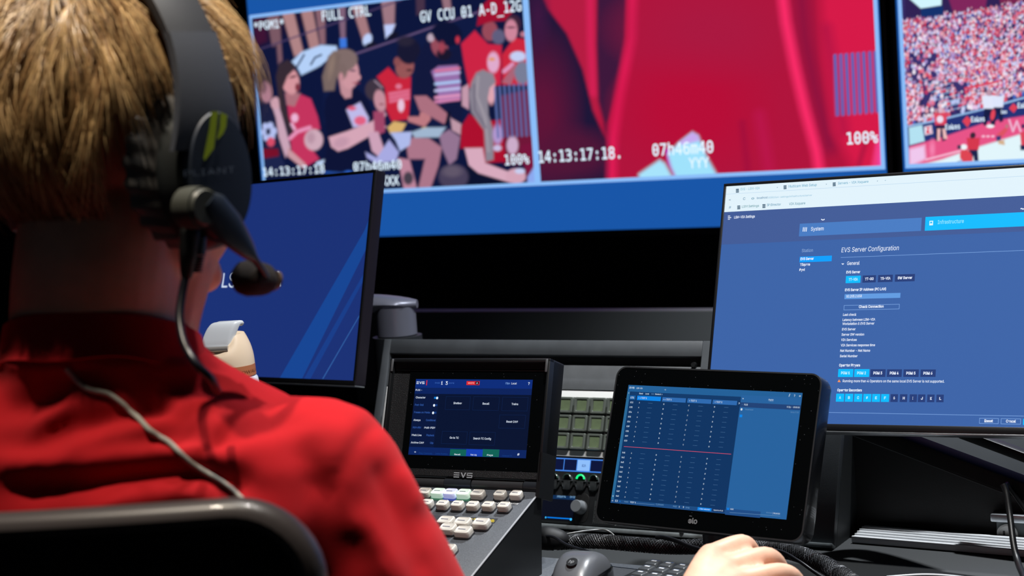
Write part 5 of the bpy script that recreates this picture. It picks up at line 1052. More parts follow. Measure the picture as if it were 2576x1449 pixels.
def ellipsoid(mb, c, rx, M=None, n=20, pw=1.0):
    rr = []
    for i in range(1, n):
        ph = math.pi*i/n; rr.append([(c[0]+rx[0]*math.sin(ph)*math.cos(t), c[1]+rx[1]*math.sin(ph)*math.sin(t), c[2]+rx[2]*math.cos(ph)) for t in [2*math.pi*k/(2*n) for k in range(2*n)]])
    mb.rings(rr, M=M)
def capsule(mb, pts, rad, n=16, sub=5):
    P = smooth_path(pts, sub); R = [np.interp(i/(len(P)-1)*(len(pts)-1), range(len(pts)), rad) for i in range(len(P))]
    d0 = (P[0]-P[1]).normalized(); d1 = (P[-1]-P[-2]).normalized()
    a = [P[0]+d0*R[0]*q for q in (.97, .8, .45)]; ra = [R[0]*q for q in (.22, .58, .89)]; b = [P[-1]+d1*R[-1]*q for q in (.45, .8, .97)]; rb_ = [R[-1]*q for q in (.89, .58, .22)]
    mb.tube(a+P+b, ra+R+rb_, n)
HY = math.radians(40); HC = V(-.287, 1.28, .0)
HF = Vector((math.sin(HY), math.cos(HY), 0)); HR = Vector((math.cos(HY), -math.sin(HY), 0))
HM = Matrix(((HF.x, HR.x, 0, HC.x), (HF.y, HR.y, 0, HC.y), (0, 0, 1, HC.z), (0, 0, 0, 1)))      # local: forward, right, up
def Hp(f_, r_, z_): return HM @ Vector((f_, r_, z_))
TY = math.radians(12); TR = Vector((math.cos(TY), -math.sin(TY), 0)); TF = Vector((math.sin(TY), math.cos(TY), 0))
NB = V(-.322, 1.262, -.15)
def Tp(r_, f_, z_): p = Vector((NB.x, NB.y, CZ))+TR*r_+TF*f_; p.z = CZ+z_; return p
S_R = atY(812, 1205, 1.235); E_R = atY(1180, 1935, 1.235); W_R = atY(1742, 1535, 1.455)
S_L = Tp(-.205, .01, -.255); E_L = Tp(-.27, .06, -.50); W_L = atZ(1020, 1700, DESKZ+.035); W_L = Vector((-.37, 1.47, CZ+DESKZ+.035))
person = thing('person', 'person seen from behind in a red polo shirt, wearing a black headset, facing the screens', 'person', Vector((NB.x, NB.y, 0)))
mb = MB()
ellipsoid(mb, (-.010, 0, .030), (.098, .076, .100), HM); ellipsoid(mb, (.028, 0, -.020), (.064, .062, .088), HM); ellipsoid(mb, (.024, 0, -.080), (.044, .042, .034), HM)
ellipsoid(mb, (.060, 0, -.101), (.014, .020, .016), HM, 10); ellipsoid(mb, (.076, 0, .022), (.016, .034, .012), HM, 10)
for s_ in (-1, 1): 
    ellipsoid(mb, (.054, .040*s_, -.022), (.024, .018, .020), HM, 10); ellipsoid(mb, (.0, .078*s_, -.012), (.018, .009, .032), HM, 10); ellipsoid(mb, (.004, .046*s_, -.066), (.030, .018, .028), HM, 10)
nm = MB(); nm.tube([Hp(.084, 0, .012), Hp(.095, 0, -.015), Hp(.102, 0, -.030), Hp(.086, 0, -.040)], [.006, .009, .012, .010], 12); mb.v += [v for v in []]; b_ = len(mb.v); mb.add(nm.v, nm.f)
for z_, q in ((-.062, .006), (-.072, .007)): ellipsoid(mb, (.076, 0, z_), (.010, .024, q), HM, 10)
capsule(mb, [Hp(-.022, 0, -.02), Hp(-.038, 0, -.075), NB+Vector((.0, .0, .02)), NB+Vector((-.004, .006, -.06))], [.060, .062, .064, .064], 28)
capsule(mb, [Hp(.018, .004, -.078), NB+HF*.036+HR*.006+Vector((0, 0, .02)), NB+HF*.02+Vector((0, 0, -.05))], [.044, .048, .052], 20)
# trunk
for z_, w_, d_, fo in ((-.27, .17, .085, 0), (-.36, .165, .10, .005), (-.46, .15, .10, .01), (-.58, .15, .11, .0), (-.70, .17, .12, .0)): ellipsoid(mb, (0, 0, 0), (1, 1, 1), Matrix(((TR.x*w_, TF.x*d_, 0, Tp(0, fo, z_).x), (TR.y*w_, TF.y*d_, 0, Tp(0, fo, z_).y), (0, 0, .10, Tp(0, fo, z_).z), (0, 0, 0, 1))), 14)
capsule(mb, [NB+Vector((0, 0, -.07)), S_R], [.055, .052]); capsule(mb, [NB+Vector((0, 0, -.07)), S_L], [.055, .052])
capsule(mb, [S_R, S_R.lerp(E_R, .5), E_R], [.050, .047, .039]); capsule(mb, [E_R, E_R.lerp(W_R, .35), W_R], [.040, .041, .027])
capsule(mb, [S_L, S_L.lerp(E_L, .5), E_L], [.050, .047, .039]); capsule(mb, [E_L, E_L.lerp(W_L, .35), W_L], [.040, .041, .027])
# legs under the desk
for s_ in (-1, 1):
    hip = Tp(.09*s_, .0, -.745); kn = Tp(.13*s_, .42, -.735); an = Tp(.13*s_, .44, -1.17); capsule(mb, [hip, hip.lerp(kn, .5), kn], [.085, .076, .056]); capsule(mb, [kn, kn.lerp(an, .35), an], [.055, .054, .036]); capsule(mb, [an+Vector((0, 0, -.02)), an+TF*.09+Vector((0, 0, -.032))], [.036, .030])
# hands
def hand(mb, W, fingers, thumb, palm):
    for q in fingers: capsule(mb, q[0], q[1], 14, 6)
    capsule(mb, thumb[0], thumb[1], 14, 6)
    for a_, ra, b__, rb__ in palm: capsule(mb, [a_, b__], [ra, rb__], 14)
FI_ = [([atY(1788, 1400, 1.545), atY(1866, 1371, 1.575), atY(1893, 1402, 1.60), atY(1898, 1440, 1.60)], [.0118, .0110, .0098, .0078]),
       ([atY(1822, 1432, 1.525), atY(1925, 1403, 1.56), atY(1962, 1436, 1.585), atY(1966, 1478, 1.58)], [.0120, .0112, .0100, .0080]),
       ([atY(1850, 1466, 1.505), atY(1965, 1443, 1.535), atY(2008, 1474, 1.56), atY(2008, 1516, 1.555)], [.0116, .0108, .0096, .0076]),
       ([atY(1868, 1500, 1.485), atY(1972, 1494, 1.505), atY(2010, 1524, 1.525), atY(2008, 1556, 1.52)], [.0104, .0096, .0086, .0070])]
TH_ = ([atY(1735, 1500, 1.475), atY(1770, 1500, 1.54), atY(1815, 1500, 1.58), atY(1850, 1510, 1.605)], [.0150, .0130, .0112, .0085])
hand(mb, W_R, FI_, TH_, [(W_R, .024, q[0][0], q[1][0]*1.12) for q in FI_]+[(W_R, .022, TH_[0][0], .016)])
PD = (Vector((-.35, 1.57, CZ+DESKZ+.028))-W_L).normalized(); PS = PD.cross(Vector((0, 0, 1))).normalized(); FL = []
for k in range(4):
    o_ = (k-1.5)*.021; m_ = W_L+PD*.085+PS*o_; l_ = (.036, .044, .041, .032)[k]; FL.append(([m_, m_+PD*l_+Vector((0, 0, .006)), m_+PD*(l_+.026)+Vector((0, 0, -.006)), m_+PD*(l_+.042)+Vector((0, 0, -.018))], [.0115, .0100, .0088, .0070]))
TL_ = ([W_L+PD*.02+PS*.028, W_L+PD*.055+PS*.048, W_L+PD*.085+PS*.050+Vector((0, 0, -.008))], [.015, .0115, .0085])
hand(mb, W_L, FL, TL_, [(W_L, .024, q[0][0], q[1][0]*1.1) for q in FL]+[(W_L, .02, TL_[0][0], .015)])
M_SKIN = mat('skin', (226, 178, 150), .48, sss=.12, bump=(260, .18, .0006), noise=(26, .05))
body_me = fuse(mb, .0032, 5, .5); body = finish(body_me, 'body', M_SKIN, person)
# finger nails, eyes, brows: small parts on the body
mb = MB()
for q in FI_+FL:
    tip, prev = q[0][-1], q[0][-2]; d = (tip-prev).normalized(); up = (Vector((0, 0, 1))+HF*.2); s_ = d.cross(up).normalized(); n_ = s_.cross(d).normalized(); c = tip+n_*(q[1][-1]*.86)+d*.002
    mb.rings([[c+s_*x*.0052*k+d*y*.0062*k+n_*h for x, y in [(math.cos(t), math.sin(t)) for t in [2*math.pi*j/12 for j in range(12)]]] for k, h in ((1, -.001), (1, .0003), (.6, .0008))])
nl = mb.build('finger_nails', mat('nail', (232, 190, 172), .3), person)
for s_ in (-1, 1):
    mb = MB(); ellipsoid(mb, (.070, .031*s_, .002), (.011, .011, .009), HM, 10); e_ = mb.build('eye', mat('eye_white', (225, 225, 222), .15), person)
    mb = MB(); ellipsoid(mb, (.0790, .031*s_, .002), (.0028, .0052, .0052), HM, 8); mb.build('iris', mat('iris', (50, 60, 70), .15), e_)
    mb = MB(); mb.tube([Hp(.092, .016*s_, .024), Hp(.090, .030*s_, .030), Hp(.078, .044*s_, .026)], [.003, .0036, .002], 8); mb.build('eyebrow', mat('brow_hair', (96, 68, 40), .7), person)
# polo shirt
mb = MB(); prof = [(-.128, .069, .068, .0), (-.146, .073, .071, .0), (-.163, .088, .079, .0), (-.178, .112, .086, .0), (-.194, .144, .094, .0), (-.212, .170, .104, .002), (-.236, .190, .112, .004), (-.27, .200, .120, .006), (-.31, .200, .126, .010), (-.38, .190, .126, .012), (-.48, .178, .126, .012), (-.60, .176, .130, .006), (-.72, .190, .140, .0), (-.78, .192, .142, .0)]
rr = []
for z_, w_, d_, fo in prof:
    ring = []
    for k in range(64):
        t = 2*math.pi*k/64; c, s = math.cos(t), math.sin(t); ring.append(Tp(math.copysign(abs(c)**.85, c)*w_, math.copysign(abs(s)**.9, s)*d_+fo, z_-.010*max(0, -s)*(1 if z_ > -.2 else 0)))
    rr.append(ring)
mb.rings(rr)
for S_, E_ in ((S_R, E_R), (S_L, E_L)):
    inn = NB+Vector((0, 0, -.095)); capsule(mb, [inn.lerp(S_, .15), inn.lerp(S_, .6)+Vector((0, 0, .006)), S_+Vector((0, 0, .002))], [.052, .057, .061], 24)
    P = [S_, S_.lerp(E_, .3), S_.lerp(E_, .62), S_.lerp(E_, .80)]; mb.tube(smooth_path(P, 5), [.062]*5+[.064]*5+[.065]*5+[.064], 24)
sh_me = fuse(mb, .0042, 10, .6)
FOLDS = [([(0, 1172), (200, 1176), (420, 1150), (580, 1172)], 20, .0055), ([(0, 1228), (250, 1206), (500, 1184), (640, 1236)], 30, -.0085), ([(200, 1285), (400, 1240), (540, 1226)], 20, .006),
         ([(60, 1105), (120, 1050), (185, 998)], 11, .0055), ([(0, 1040), (110, 1000), (170, 985)], 26, -.007), ([(160, 1130), (280, 1090), (420, 1072)], 16, .005), ([(0, 1120), (160, 1085), (330, 1040), (420, 1020)], 24, -.006),
         ([(330, 1112), (450, 1092), (590, 1112)], 16, -.0035), ([(230, 935), (350, 912), (500, 934)], 15, .004), ([(0, 905), (120, 925), (240, 905)], 12, .0045), ([(180, 940), (330, 985), (470, 1060)], 14, -.0035), ([(380, 995), (500, 972), (680, 985)], 18, -.0036),
         ([(520, 1100), (670, 1072), (790, 1040)], 20, -.0030), ([(600, 1010), (760, 1005), (880, 1050)], 24, -.002), ([(755, 1110), (790, 1190), (815, 1260)], 22, -.0030),
         ([(962, 1058), (905, 1105), (866, 1165), (838, 1235), (830, 1290)], 5, -.0042), ([(945, 1150), (1010, 1300), (1070, 1460)], 26, -.004), ([(890, 1290), (950, 1380), (1010, 1500)], 22, .004), ([(1010, 1180), (1060, 1280)], 16, .003), ([(880, 1340), (900, 1430)], 24, -.003)]
def fold(co, no):
    q = co-np.array(CAM); d = q@np.array(FWD); X = PW/2+FPX*(q@np.array(RT))/d; Y = PH/2-FPX*(q@np.array(UPV))/d
    vis = np.clip(-(no*(q/np.linalg.norm(q, axis=1)[:, None])).sum(1)*3, 0, 1); amt = np.zeros(len(co))
    for pts, wd, am in FOLDS:
        P = smooth_path([Vector((a, b, 0)) for a, b in pts], 4); dm = np.full(len(co), 1e9); tb = np.zeros(len(co))
        for i in range(1, len(P)):
            ex, ey = P[i].x-P[i-1].x, P[i].y-P[i-1].y; L = ex*ex+ey*ey+1e-9; t = np.clip(((X-P[i-1].x)*ex+(Y-P[i-1].y)*ey)/L, 0, 1)
            dd_ = (X-P[i-1].x-t*ex)**2+(Y-P[i-1].y-t*ey)**2; u = (i-1+t)/(len(P)-1); m = dd_ < dm; tb[m] = u[m]; dm = np.minimum(dm, dd_)
        amt += am*np.exp(-dm/(2*wd*wd))*np.clip(np.sin(np.pi*np.clip(tb*.9+.05, 0, 1))*1.8, 0, 1)
    amt *= 1.45; amt += .0016*np.sin(co[:, 0]*41+co[:, 2]*23)*np.sin(co[:, 2]*57-co[:, 0]*11+1)
    return co+no*(SMO(amt*vis))[:, None]
M_SHIRT = mat('red_knit', (192, 22, 32), .88, spec=.2, sheen=.05, bump=(900, .25, .0004), noise=(14, .05))
ed = np.empty(len(sh_me.edges)*2, np.int32); sh_me.edges.foreach_get('vertices', ed); ed = ed.reshape(-1, 2)
def SMO(a):
    n = len(a); deg = np.bincount(ed.ravel(), minlength=n)+1.0
    for _ in range(4):
        s_ = a.copy(); np.add.at(s_, ed[:, 0], a[ed[:, 1]]); np.add.at(s_, ed[:, 1], a[ed[:, 0]]); a = s_/deg
    return a
shirt = finish(sh_me, 'shirt', M_SHIRT, person, fold)
# collar: stand and turned-down leaf
mb = MB(); rr = []; NC = 72; c0 = NB+Vector((.004, .0, 0))
for i in range(NC+1):
    t = math.radians(-90)+math.radians(-158+316*i/NC); c, s = math.cos(t), math.sin(t)     # -90 deg is the nape
    front = (1+math.sin(t))/2; base = c0+TR*0; ring = []
    zt_ = .040-.050*front; 
    for rad, z_ in ((.070, zt_-.030), (.0690, zt_-.004), (.0712, zt_), (.0745, zt_-.002), (.0800, zt_-.022-.012*front), (.0850, zt_-.033-.014*front), (.0830, zt_-.034-.014*front), (.074, zt_-.026)): ring.append(c0+TR*(c*rad)+TF*(s*(rad-.002)+.004)+Vector((0, 0, z_+.0025*math.sin(t*5)*(rad > .08))))
    rr.append(ring)
mb.rings(rr, close=True); mb.build('collar', M_SHIRT, person)
# trousers and shoes (below the desk)
mb = MB()
for z_, w_, d_ in ((-.70, .175, .125), (-.76, .18, .13)): ellipsoid(mb, (0, 0, 0), (1, 1, 1), Matrix(((TR.x*w_, TF.x*d_, 0, Tp(0, 0, z_).x), (TR.y*w_, TF.y*d_, 0, Tp(0, 0, z_).y), (0, 0, .085, Tp(0, 0, z_).z), (0, 0, 0, 1))), 14)
for s_ in (-1, 1):
    hip = Tp(.09*s_, .0, -.745); kn = Tp(.13*s_, .42, -.735); an = Tp(.13*s_, .44, -1.13); capsule(mb, [hip, hip.lerp(kn, .5), kn], [.098, .088, .068]); capsule(mb, [kn, kn.lerp(an, .35), an], [.067, .066, .055])
finish(fuse(mb, .008, 5), 'trousers', mat('dark_trousers', (30, 32, 40), .85), person)
for s_ in (-1, 1):
    an = Tp(.13*s_, .44, -1.17); mb = MB(); capsule(mb, [an+TF*-.02+Vector((0, 0, -.022)), an+TF*.06+Vector((0, 0, -.025)), an+TF*.13+Vector((0, 0, -.032))], [.044, .044, .034]); finish(fuse(mb, .005, 4), 'shoe', mat('shoe', (26, 26, 28), .5), person)
# hair: cap and combed locks
R3 = random.Random(11); CC = Vector((-.010, 0, .030)); RX = Vector((.1045, .0875, .1075))
def hair_ok(p, nape=-.052):
    f_, r_, z_ = p
    if abs(r_) > .042 and ((f_+.020)/.060)**2+((z_-.008)/.082)**2 < 1: return False
    if f_ > .030 and z_ < .078+(f_-.03)*.45: return False
    if abs(r_) > .055 and f_ > .012 and z_ < .03: return False
    if z_ < nape+(.045 if f_ > -.03 else 0)*max(0, (f_+.05)/.06): return False
    return True
mb = MB(); N1, N2 = 60, 90; idx = {}; vs = []; fs = []
for i in range(N1+1):
    for j in range(N2):
        ph, th = math.pi*i/N1, 2*math.pi*j/N2; p = Vector((CC.x+RX.x*.985*math.sin(ph)*math.cos(th), CC.y+RX.y*.985*math.sin(ph)*math.sin(th), CC.z+RX.z*.985*math.cos(ph)))
        if hair_ok(p): idx[i, j] = len(vs); vs.append(Hp(*p))
for i in range(N1):
    for j in range(N2):
        q = [(i, j), (i+1, j), (i+1, (j+1) % N2), (i, (j+1) % N2)]
        if all(k in idx for k in q): fs.append([idx[k] for k in q])
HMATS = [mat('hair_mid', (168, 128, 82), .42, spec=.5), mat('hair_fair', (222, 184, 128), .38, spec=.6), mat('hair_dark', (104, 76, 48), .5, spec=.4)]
mb.add(vs, fs, 2, True)
crown = Vector((-.045, .01, .13))
def lock(root, L, lift, m, wd):
    p = Vector(root); pts = []; h = 1.0; nseg = 7; jit = Vector((R3.gauss(0, .42), R3.gauss(0, .42), R3.gauss(0, .2))) + Vector((.5*math.sin(root.z*60+root.y*40), .6*math.sin(root.x*55+root.z*30), 0))
    for k in range(nseg+1):
        n_ = Vector(((p.x-CC.x)/RX.x**2, (p.y-CC.y)/RX.y**2, (p.z-CC.z)/RX.z**2)).normalized(); u = k/nseg
        pts.append(Hp(*(p+n_*(.002+lift*(.08 if abs(p.x+.010) < .026 else 1)*math.sin(min(1, u*1.25)*math.pi*.55)))))
        d = (p-crown); d -= n_*d.dot(n_); d = d.normalized()*.55+Vector((-.12, .0, -.8))+jit*.5; d -= n_*d.dot(n_); p = p+d.normalized()*(L/nseg)
        q = (p-CC); s_ = math.sqrt((q.x/RX.x)**2+(q.y/RX.y)**2+(q.z/RX.z)**2); p = CC+q/s_
    a = None; rr = []
    for k, c in enumerate(pts):
        t2 = (pts[min(k+1, nseg)]-pts[max(k-1, 0)]).normalized(); n_ = (c-Hp(*CC)).normalized(); a = t2.cross(n_).normalized(); w_ = wd*(1-(k/nseg)**2.2)*min(1, .5+k)+.0001
        rr.append([c+a*w_, c+n_*w_*.6, c-a*w_])
    mb.rings(rr, m, True, cap0=False, cap1=False)
cnt = 0
while cnt < 15000:
    z_ = R3.uniform(-1, 1); th = R3.uniform(0, 2*math.pi); s_ = math.sqrt(1-z_*z_); p = Vector((CC.x+RX.x*s_*math.cos(th), CC.y+RX.y*s_*math.sin(th), CC.z+RX.z*z_))
    if not hair_ok(p): continue
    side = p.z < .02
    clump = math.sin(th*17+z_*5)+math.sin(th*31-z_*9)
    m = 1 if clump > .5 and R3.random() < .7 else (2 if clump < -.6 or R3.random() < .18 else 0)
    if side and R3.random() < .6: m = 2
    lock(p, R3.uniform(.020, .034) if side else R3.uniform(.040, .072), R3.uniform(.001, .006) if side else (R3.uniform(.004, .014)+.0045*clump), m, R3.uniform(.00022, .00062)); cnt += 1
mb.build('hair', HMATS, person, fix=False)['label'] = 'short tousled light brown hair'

# ------------------------------------------------------------------ headset
hs = thing('headset', 'black headset with yellow-green emblem and boom microphone worn by the person', 'headset', Hp(0, 0, -.05))
M_HS = mat('headset_charcoal', (58, 60, 66), .55, bump=(700, .3, .0004)); M_HSD = mat('headset_black', (14, 15, 16), .5); M_HPL = mat('headset_plate', (40, 50, 66), .5, bump=(900, .25, .0003))
def band_pt(t, rr_, off=0): return math.cos(t)*(.0985+off), .016+math.sin(t)*(.128+off)
def band(t0, t1, off, hw, th, n, name, m, f0=-.004, taper=0):
    mb = MB(); rr = []
    for i in range(n+1):
        t = t0+(t1-t0)*i/n; r_, z_ = band_pt(t, 0, off); r2, z2 = band_pt(t, 0, off+th); w_ = hw*(1-taper*math.sin((t-t0)/(t1-t0)*math.pi)); fo = f0
        rr.append([Hp(fo-w_, r_, z_), Hp(fo-w_, r2, z2), Hp(fo-w_*.9, r2+.0008, z2+.0008), Hp(fo+w_*.9, r2+.0008, z2+.0008), Hp(fo+w_, r2, z2), Hp(fo+w_, r_, z_)])
    mb.rings(rr); return mb.build(name, m, hs)
band(math.radians(28), math.radians(152), .006, .021, .006, 44, 'headband', M_HS, -.010); band(math.radians(34), math.radians(146), .000, .017, .006, 40, 'headband_pad', M_HSD, -.010)
for sd_ in (1, -1):
    t_0, t_1 = (math.radians(30), math.radians(-7)) if sd_ > 0 else (math.radians(150), math.radians(187))
    mb = MB(); rr = []
    for i in range(12):
        t = t_0+(t_1-t_0)*i/11; r_, z_ = band_pt(t, 0, .0085); w_ = .0215+.0105*(i/11)**2; r2 = r_+(.0085-.0025*i/11)*sd_
        fo = -.011-.004*i/11; rr.append([Hp(fo-w_, r_, z_), Hp(fo-w_, r2-.001*sd_, z_), Hp(fo-w_*.88, r2, z_), Hp(fo+w_*.88, r2, z_), Hp(fo+w_, r2-.001*sd_, z_), Hp(fo+w_, r_, z_)])
    mb.rings(rr); mb.build('yoke', mat('yoke_charcoal', (78, 82, 92), .5, bump=(700, .3, .0004)), hs)
    def oval(r_, a_, b_, k=56, f0=-.008, z0=-.020): return [Hp(f0+a_*math.cos(2*math.pi*j/k), r_*sd_, z0+b_*math.sin(2*math.pi*j/k)) for j in range(k)]
    mb = MB(); mb.rings([oval(r_, a_, b_) for r_, a_, b_ in ((.090, .041, .053), (.092, .0430, .0555), (.099, .0410, .0540), (.106, .0350, .0505), (.1075, .0325, .049))]); cup = mb.build('ear_cup', mat('cup_charcoal', (44, 48, 48), .5), hs)
    mb = MB(); mb.rings([oval(r_, a_, b_) for r_, a_, b_ in ((.1065, .0305, .0475), (.1125, .0298, .0465), (.1150, .0280, .0445), (.1158, .020, .028), (.1159, .001, .001))]); pl = mb.build('side_plate', M_HPL, cup)
    mb = MB(); rr = []; K = 160
    for r_, a_, b_, am, fc, zc_ in ((.073, .032, .042, 0, -.016, -.014), (.075, .046, .054, .6, -.016, -.014), (.082, .0525, .0590, 1, -.017, -.014), (.088, .0505, .0580, .8, -.014, -.016), (.0935, .0425, .055, .1, -.008, -.020)):
        rr.append([Hp(fc+(a_+am*.0017*math.cos(2*math.pi*j/K*23))*math.cos(2*math.pi*j/K), r_*sd_, zc_+(b_+am*.0017*math.cos(2*math.pi*j/K*23))*math.sin(2*math.pi*j/K)) for j in range(K)])
    mb.rings(rr, cap0=False, cap1=False); mb.build('ear_cushion', mat('cushion_leatherette', (112, 110, 108), .36, bump=(300, .3, .0006)), hs)
PF = Frame(0, 0, (0, 0, 0)); PF.x, PF.u, PF.n, PF.o = HF.copy(), Vector((0, 0, 1)), HR.copy(), Hp(0, .1172, 0)
PF.M = Matrix(((HF.x, 0, HR.x, PF.o.x), (HF.y, 0, HR.y, PF.o.y), (0, 1, 0, PF.o.z), (0, 0, 0, 1)))
f = Face(PF); ch = lambda x, y: (300+x/3.45, y/3.45); YG = mat('emblem_yellow_green', (186, 208, 44), .5)
f.poly([PF.ab(*ch(*q)) for q in ((738, 1395), (728, 1370), (780, 1110), (795, 968), (856, 968), (840, 1110), (818, 1290))][::-1], YG, 3)
f.poly([PF.ab(*ch(*q)) for q in ((876, 972), (934, 1000), (925, 1100), (900, 1160), (850, 1212), (845, 1200), (868, 1110))][::-1], YG, 3); f.build('emblem', hs)
f = Face(PF); f.text('PLIANT', 463, 445, 591, 16, mat('wordmark_grey', (132, 144, 162), .5), 3, bold=-.012); f.build('wordmark', hs)
def PS_(px, py, c): a_, b_ = PF.ab(px, py, c); return PF.P(a_, b_, c)
j0 = PS_(500, 522, .004); mb = MB(); nR = HR
mb.cyl(j0-nR*.012, j0+nR*.006, .0155, .0150, 28); mb.cyl(j0+nR*.006, j0+nR*.009, .0135, .012, 28); mb.build('boom_joint', mat('joint_grey', (78, 80, 74), .4), hs)
bp0 = [PS_(520, 505, .010), PS_(560, 552, .010), PS_(600, 600, .009), PS_(632, 640, .006), PS_(662, 682, .001), PS_(690, 728, -.006)]
mb = MB(); P = smooth_path(bp0, 6); rr = []
for i, c in enumerate(P):
    t_ = i/(len(P)-1); d = (P[min(i+1, len(P)-1)]-P[max(i-1, 0)]).normalized(); up = nR.cross(d).normalized(); hw = float(np.interp(t_, [0, .1, .3, .55, .66, .9, 1], [.008, .0135, .0135, .0075, .0030, .0026, .0018])); th = float(np.interp(t_, [0, .5, 1], [.0045, .0038, .002]))
    rr.append([c+up*hw*math.cos(q)+nR*th*math.sin(q) for q in [2*math.pi*k/14 for k in range(14)]])
mb.rings(rr); mb.build('microphone_boom', mat('boom_plastic', (36, 44, 56), .42), hs)
mb = MB(); wc = PS_(641, 704, -.012); dw = (bp0[5]-bp0[4]).normalized(); capsule(mb, [wc-HF*.006+Vector((0, 0, .002)), wc+HF*.006], [.0138, .0128], 24); mb.build('windscreen', mat('foam_brown_black', (44, 38, 36), .95, bump=(900, .9, .001)), hs)
mb = MB(); mb.cyl(wc+HF*.018+Vector((0, 0, -.002)), wc+HF*.021+Vector((0, 0, -.003)), .0075, n=20); mb.build('capsule_ring', mat('ring_tan', (92, 74, 62), .5), hs)
mb = MB(); k0 = [atY(478, 585, 1.185), atY(474, 640, 1.185), atY(470, 690, 1.187)]; capsule(mb, k0, [.0075, .0068, .0045], 14); mb.build('strain_relief', M_HSD, hs)
mb = MB(); mb.tube([atY(498, 595, 1.19), atY(496, 640, 1.19)], .0062, 14)
for i in range(6): c = atY(495, 645+i*7, 1.19); mb.tube([c, c+Vector((0, 0, -.0014))], .0058-.0004*i, 14)
mb.build('connector', mat('connector_teal', (44, 62, 72), .4), hs)
mb = MB(); mb.tube(smooth_path([atY(470, 685, 1.187), atY(458, 740, 1.182), atY(452, 800, 1.172), atY(462, 860, 1.158), atY(490, 912, 1.145), atY(528, 950, 1.150), atY(548, 985, 1.165)], 8), .0030, 12); mb.build('cable', mat('cable_navy', (24, 25, 34), .35), hs)

# ------------------------------------------------------------------ lanyard cord lying over the back
sv = BVHTree.FromPolygons([shirt.matrix_basis @ v.co+wl(person) for v in shirt.data.vertices], [tuple(p.vertices) for p in shirt.data.polygons])
pts = []
for q in smooth_path([Vector((a, b, 0)) for a, b in ((168, 925), (190, 950), (215, 978), (245, 988), (275, 996), (310, 1020), (350, 1060), (400, 1100), (450, 1138), (500, 1175), (540, 1205), (580, 1235), (620, 1268))], 4):
    h = sv.ray_cast(CAM, ray(q.x, q.y).normalized())
    if h[0] is not None: pts.append(h[0]+h[1]*.0022 if h[1].dot(ray(q.x, q.y)) < 0 else h[0]-h[1]*.0022)
mb = MB(); P = smooth_path(pts[::2]+[pts[-1]], 4); mb.tube(P, .0021, 10)
o = mb.build('lanyard_cord', mat('cord_grey', (176, 174, 166), .7, bump=(1500, .4, .0004)), loc=pts[0]); tag(o, 'pale grey cord running diagonally across the back of the red shirt', 'cord')

# ------------------------------------------------------------------ office chair
CY_ = math.radians(6); CX = Vector((math.cos(CY_), -math.sin(CY_), 0)); CB = Vector((math.sin(CY_), math.cos(CY_), 0))
cr0 = atY(822, 1400, 1.055); top = atY(640, 1238, 1.06); wch = .46; cc_ = Vector((cr0.x, 1.055, 0))-CX*(wch/2); ztop = top.z
chair = thing('office_chair', 'black office chair with a rounded glossy frame, behind the person', 'chair', Vector((cc_.x, cc_.y+.25, 0)))
def Cp(a, b, c=0): return Vector((cc_.x, cc_.y, 0))+CX*a+CB*(c-.030*(1-(a/(wch/2))**2)*-1 if False else c-.022*(1-min(1, abs(a)/(wch/2))**2)*1)+Vector((0, 0, b))
zb_ = ztop-.50; out = rrect(-wch/2+.010, zb_, wch/2-.010, ztop-.010, .05, 10)
pp = []
for i in range(len(out)):
    a, b = Vector(out[i]), Vector(out[(i+1) % len(out)]); k = max(1, int((b-a).length/.02))
    for j in range(k): pp.append(a.lerp(b, j/k))
mb = MB(); rr = []
cen = Vector((0, (ztop+zb_)/2))
for i, q in enumerate(pp):
    t2 = (pp[(i+1) % len(pp)]-pp[i-1]).normalized(); nn = Vector((t2.y, -t2.x)); ring = []
    for k in range(12):
        g = 2*math.pi*k/12; o_ = q+nn*(.0095*math.cos(g)); ring.append(Cp(o_.x, o_.y, .014*math.sin(g)))
    rr.append(ring)
rr.append(rr[0]); mb.rings(rr, cap0=False, cap1=False); mb.build('backrest_frame', mat('chair_frame', (66, 60, 60), .38, coat=.15), chair)
mb = MB(); vs = []; fs = []; NA, NBb = 30, 26
inn = (wch/2-.016); 
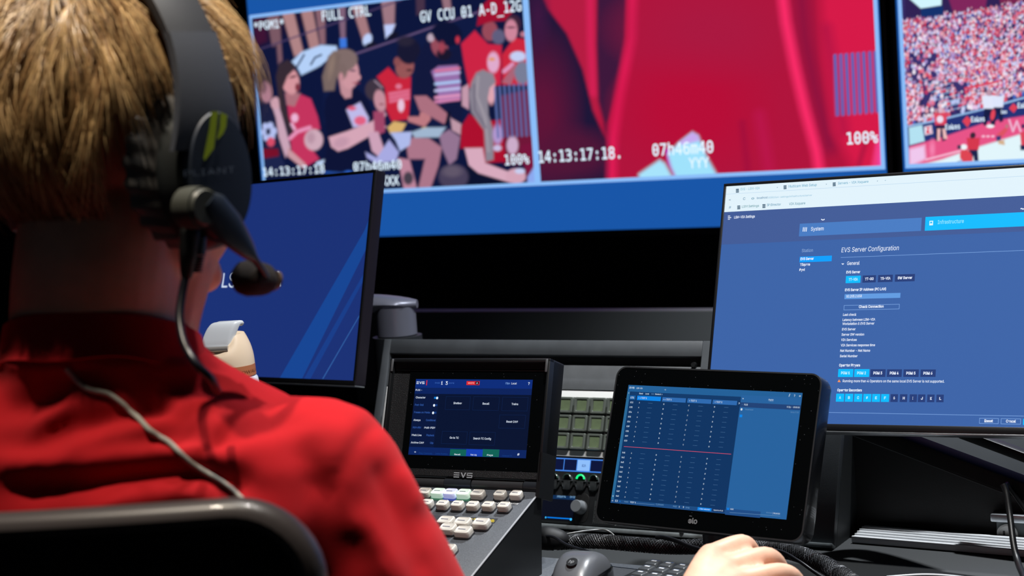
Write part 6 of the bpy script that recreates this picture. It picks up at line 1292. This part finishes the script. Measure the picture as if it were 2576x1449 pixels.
for j in range(NBb+1):
    for i in range(NA+1):
        a = -inn+2*inn*i/NA; b = zb_+.008+(ztop-.026-zb_)*j/NBb; dz_ = max(0, b-(ztop-.06)); lim = inn-(.05-math.sqrt(max(0, .05**2-min(.05, dz_)**2)))*.9; a = max(-lim, min(lim, a)); vs.append(Cp(a, b, .004))
for j in range(NBb):
    for i in range(NA): fs.append((j*(NA+1)+i, j*(NA+1)+i+1, (j+1)*(NA+1)+i+1, (j+1)*(NA+1)+i))
mb.add(vs, fs, 0, True); mb.add([Vector(v)+CB*.006 for v in vs], [f_[::-1] for f_ in fs], 0, True); mb.build('backrest', mat('chair_fabric', (8, 8, 9), .9, bump=(900, .5, .0006)), chair)
sc_ = Vector((cc_.x, cc_.y+.27, 0)); 
def CM(p): return Matrix(((CX.x, CB.x, 0, p.x), (CX.y, CB.y, 0, p.y), (0, 0, 1, p.z), (0, 0, 0, 1)))
mb = MB(); mb.box(-.25, .25, -.23, .24, .335, .395, CM(sc_), bev=.03, seg=4); mb.build('seat', mat('seat_fabric', (18, 18, 20), .9), chair)
mb = MB(); mb.tube(smooth_path([Cp(0, zb_+.03, -.005), Cp(0, zb_-.06, -.02)+Vector((0, 0, 0)), sc_+Vector((0, -.16, .30)), sc_+Vector((0, 0, .315))]), .022, 14); mb.build('back_support', M_BLACK, chair)
mb = MB(); mb.cyl(sc_+Vector((0, 0, .09)), sc_+Vector((0, 0, .335)), .028, n=24); mb.build('gas_column', M_DGREY, chair)
for k in range(5):
    q = 2*math.pi*k/5+.3; d = Vector((math.cos(q), math.sin(q), 0)); mb = MB(); mb.tube([sc_+Vector((0, 0, .105)), sc_+d*.15+Vector((0, 0, .095)), sc_+d*.29+Vector((0, 0, .07))], [.026, .02, .014], 12); l_ = mb.build('base_leg', M_BLACK, chair)
    s_ = d.cross(Vector((0, 0, 1))); mb = MB()
    c = sc_+d*.29+Vector((0, 0, .027)); mb.cyl(c-s_*.020, c+s_*.020, .026, n=20); mb.build('castor', M_BLACK, l_)
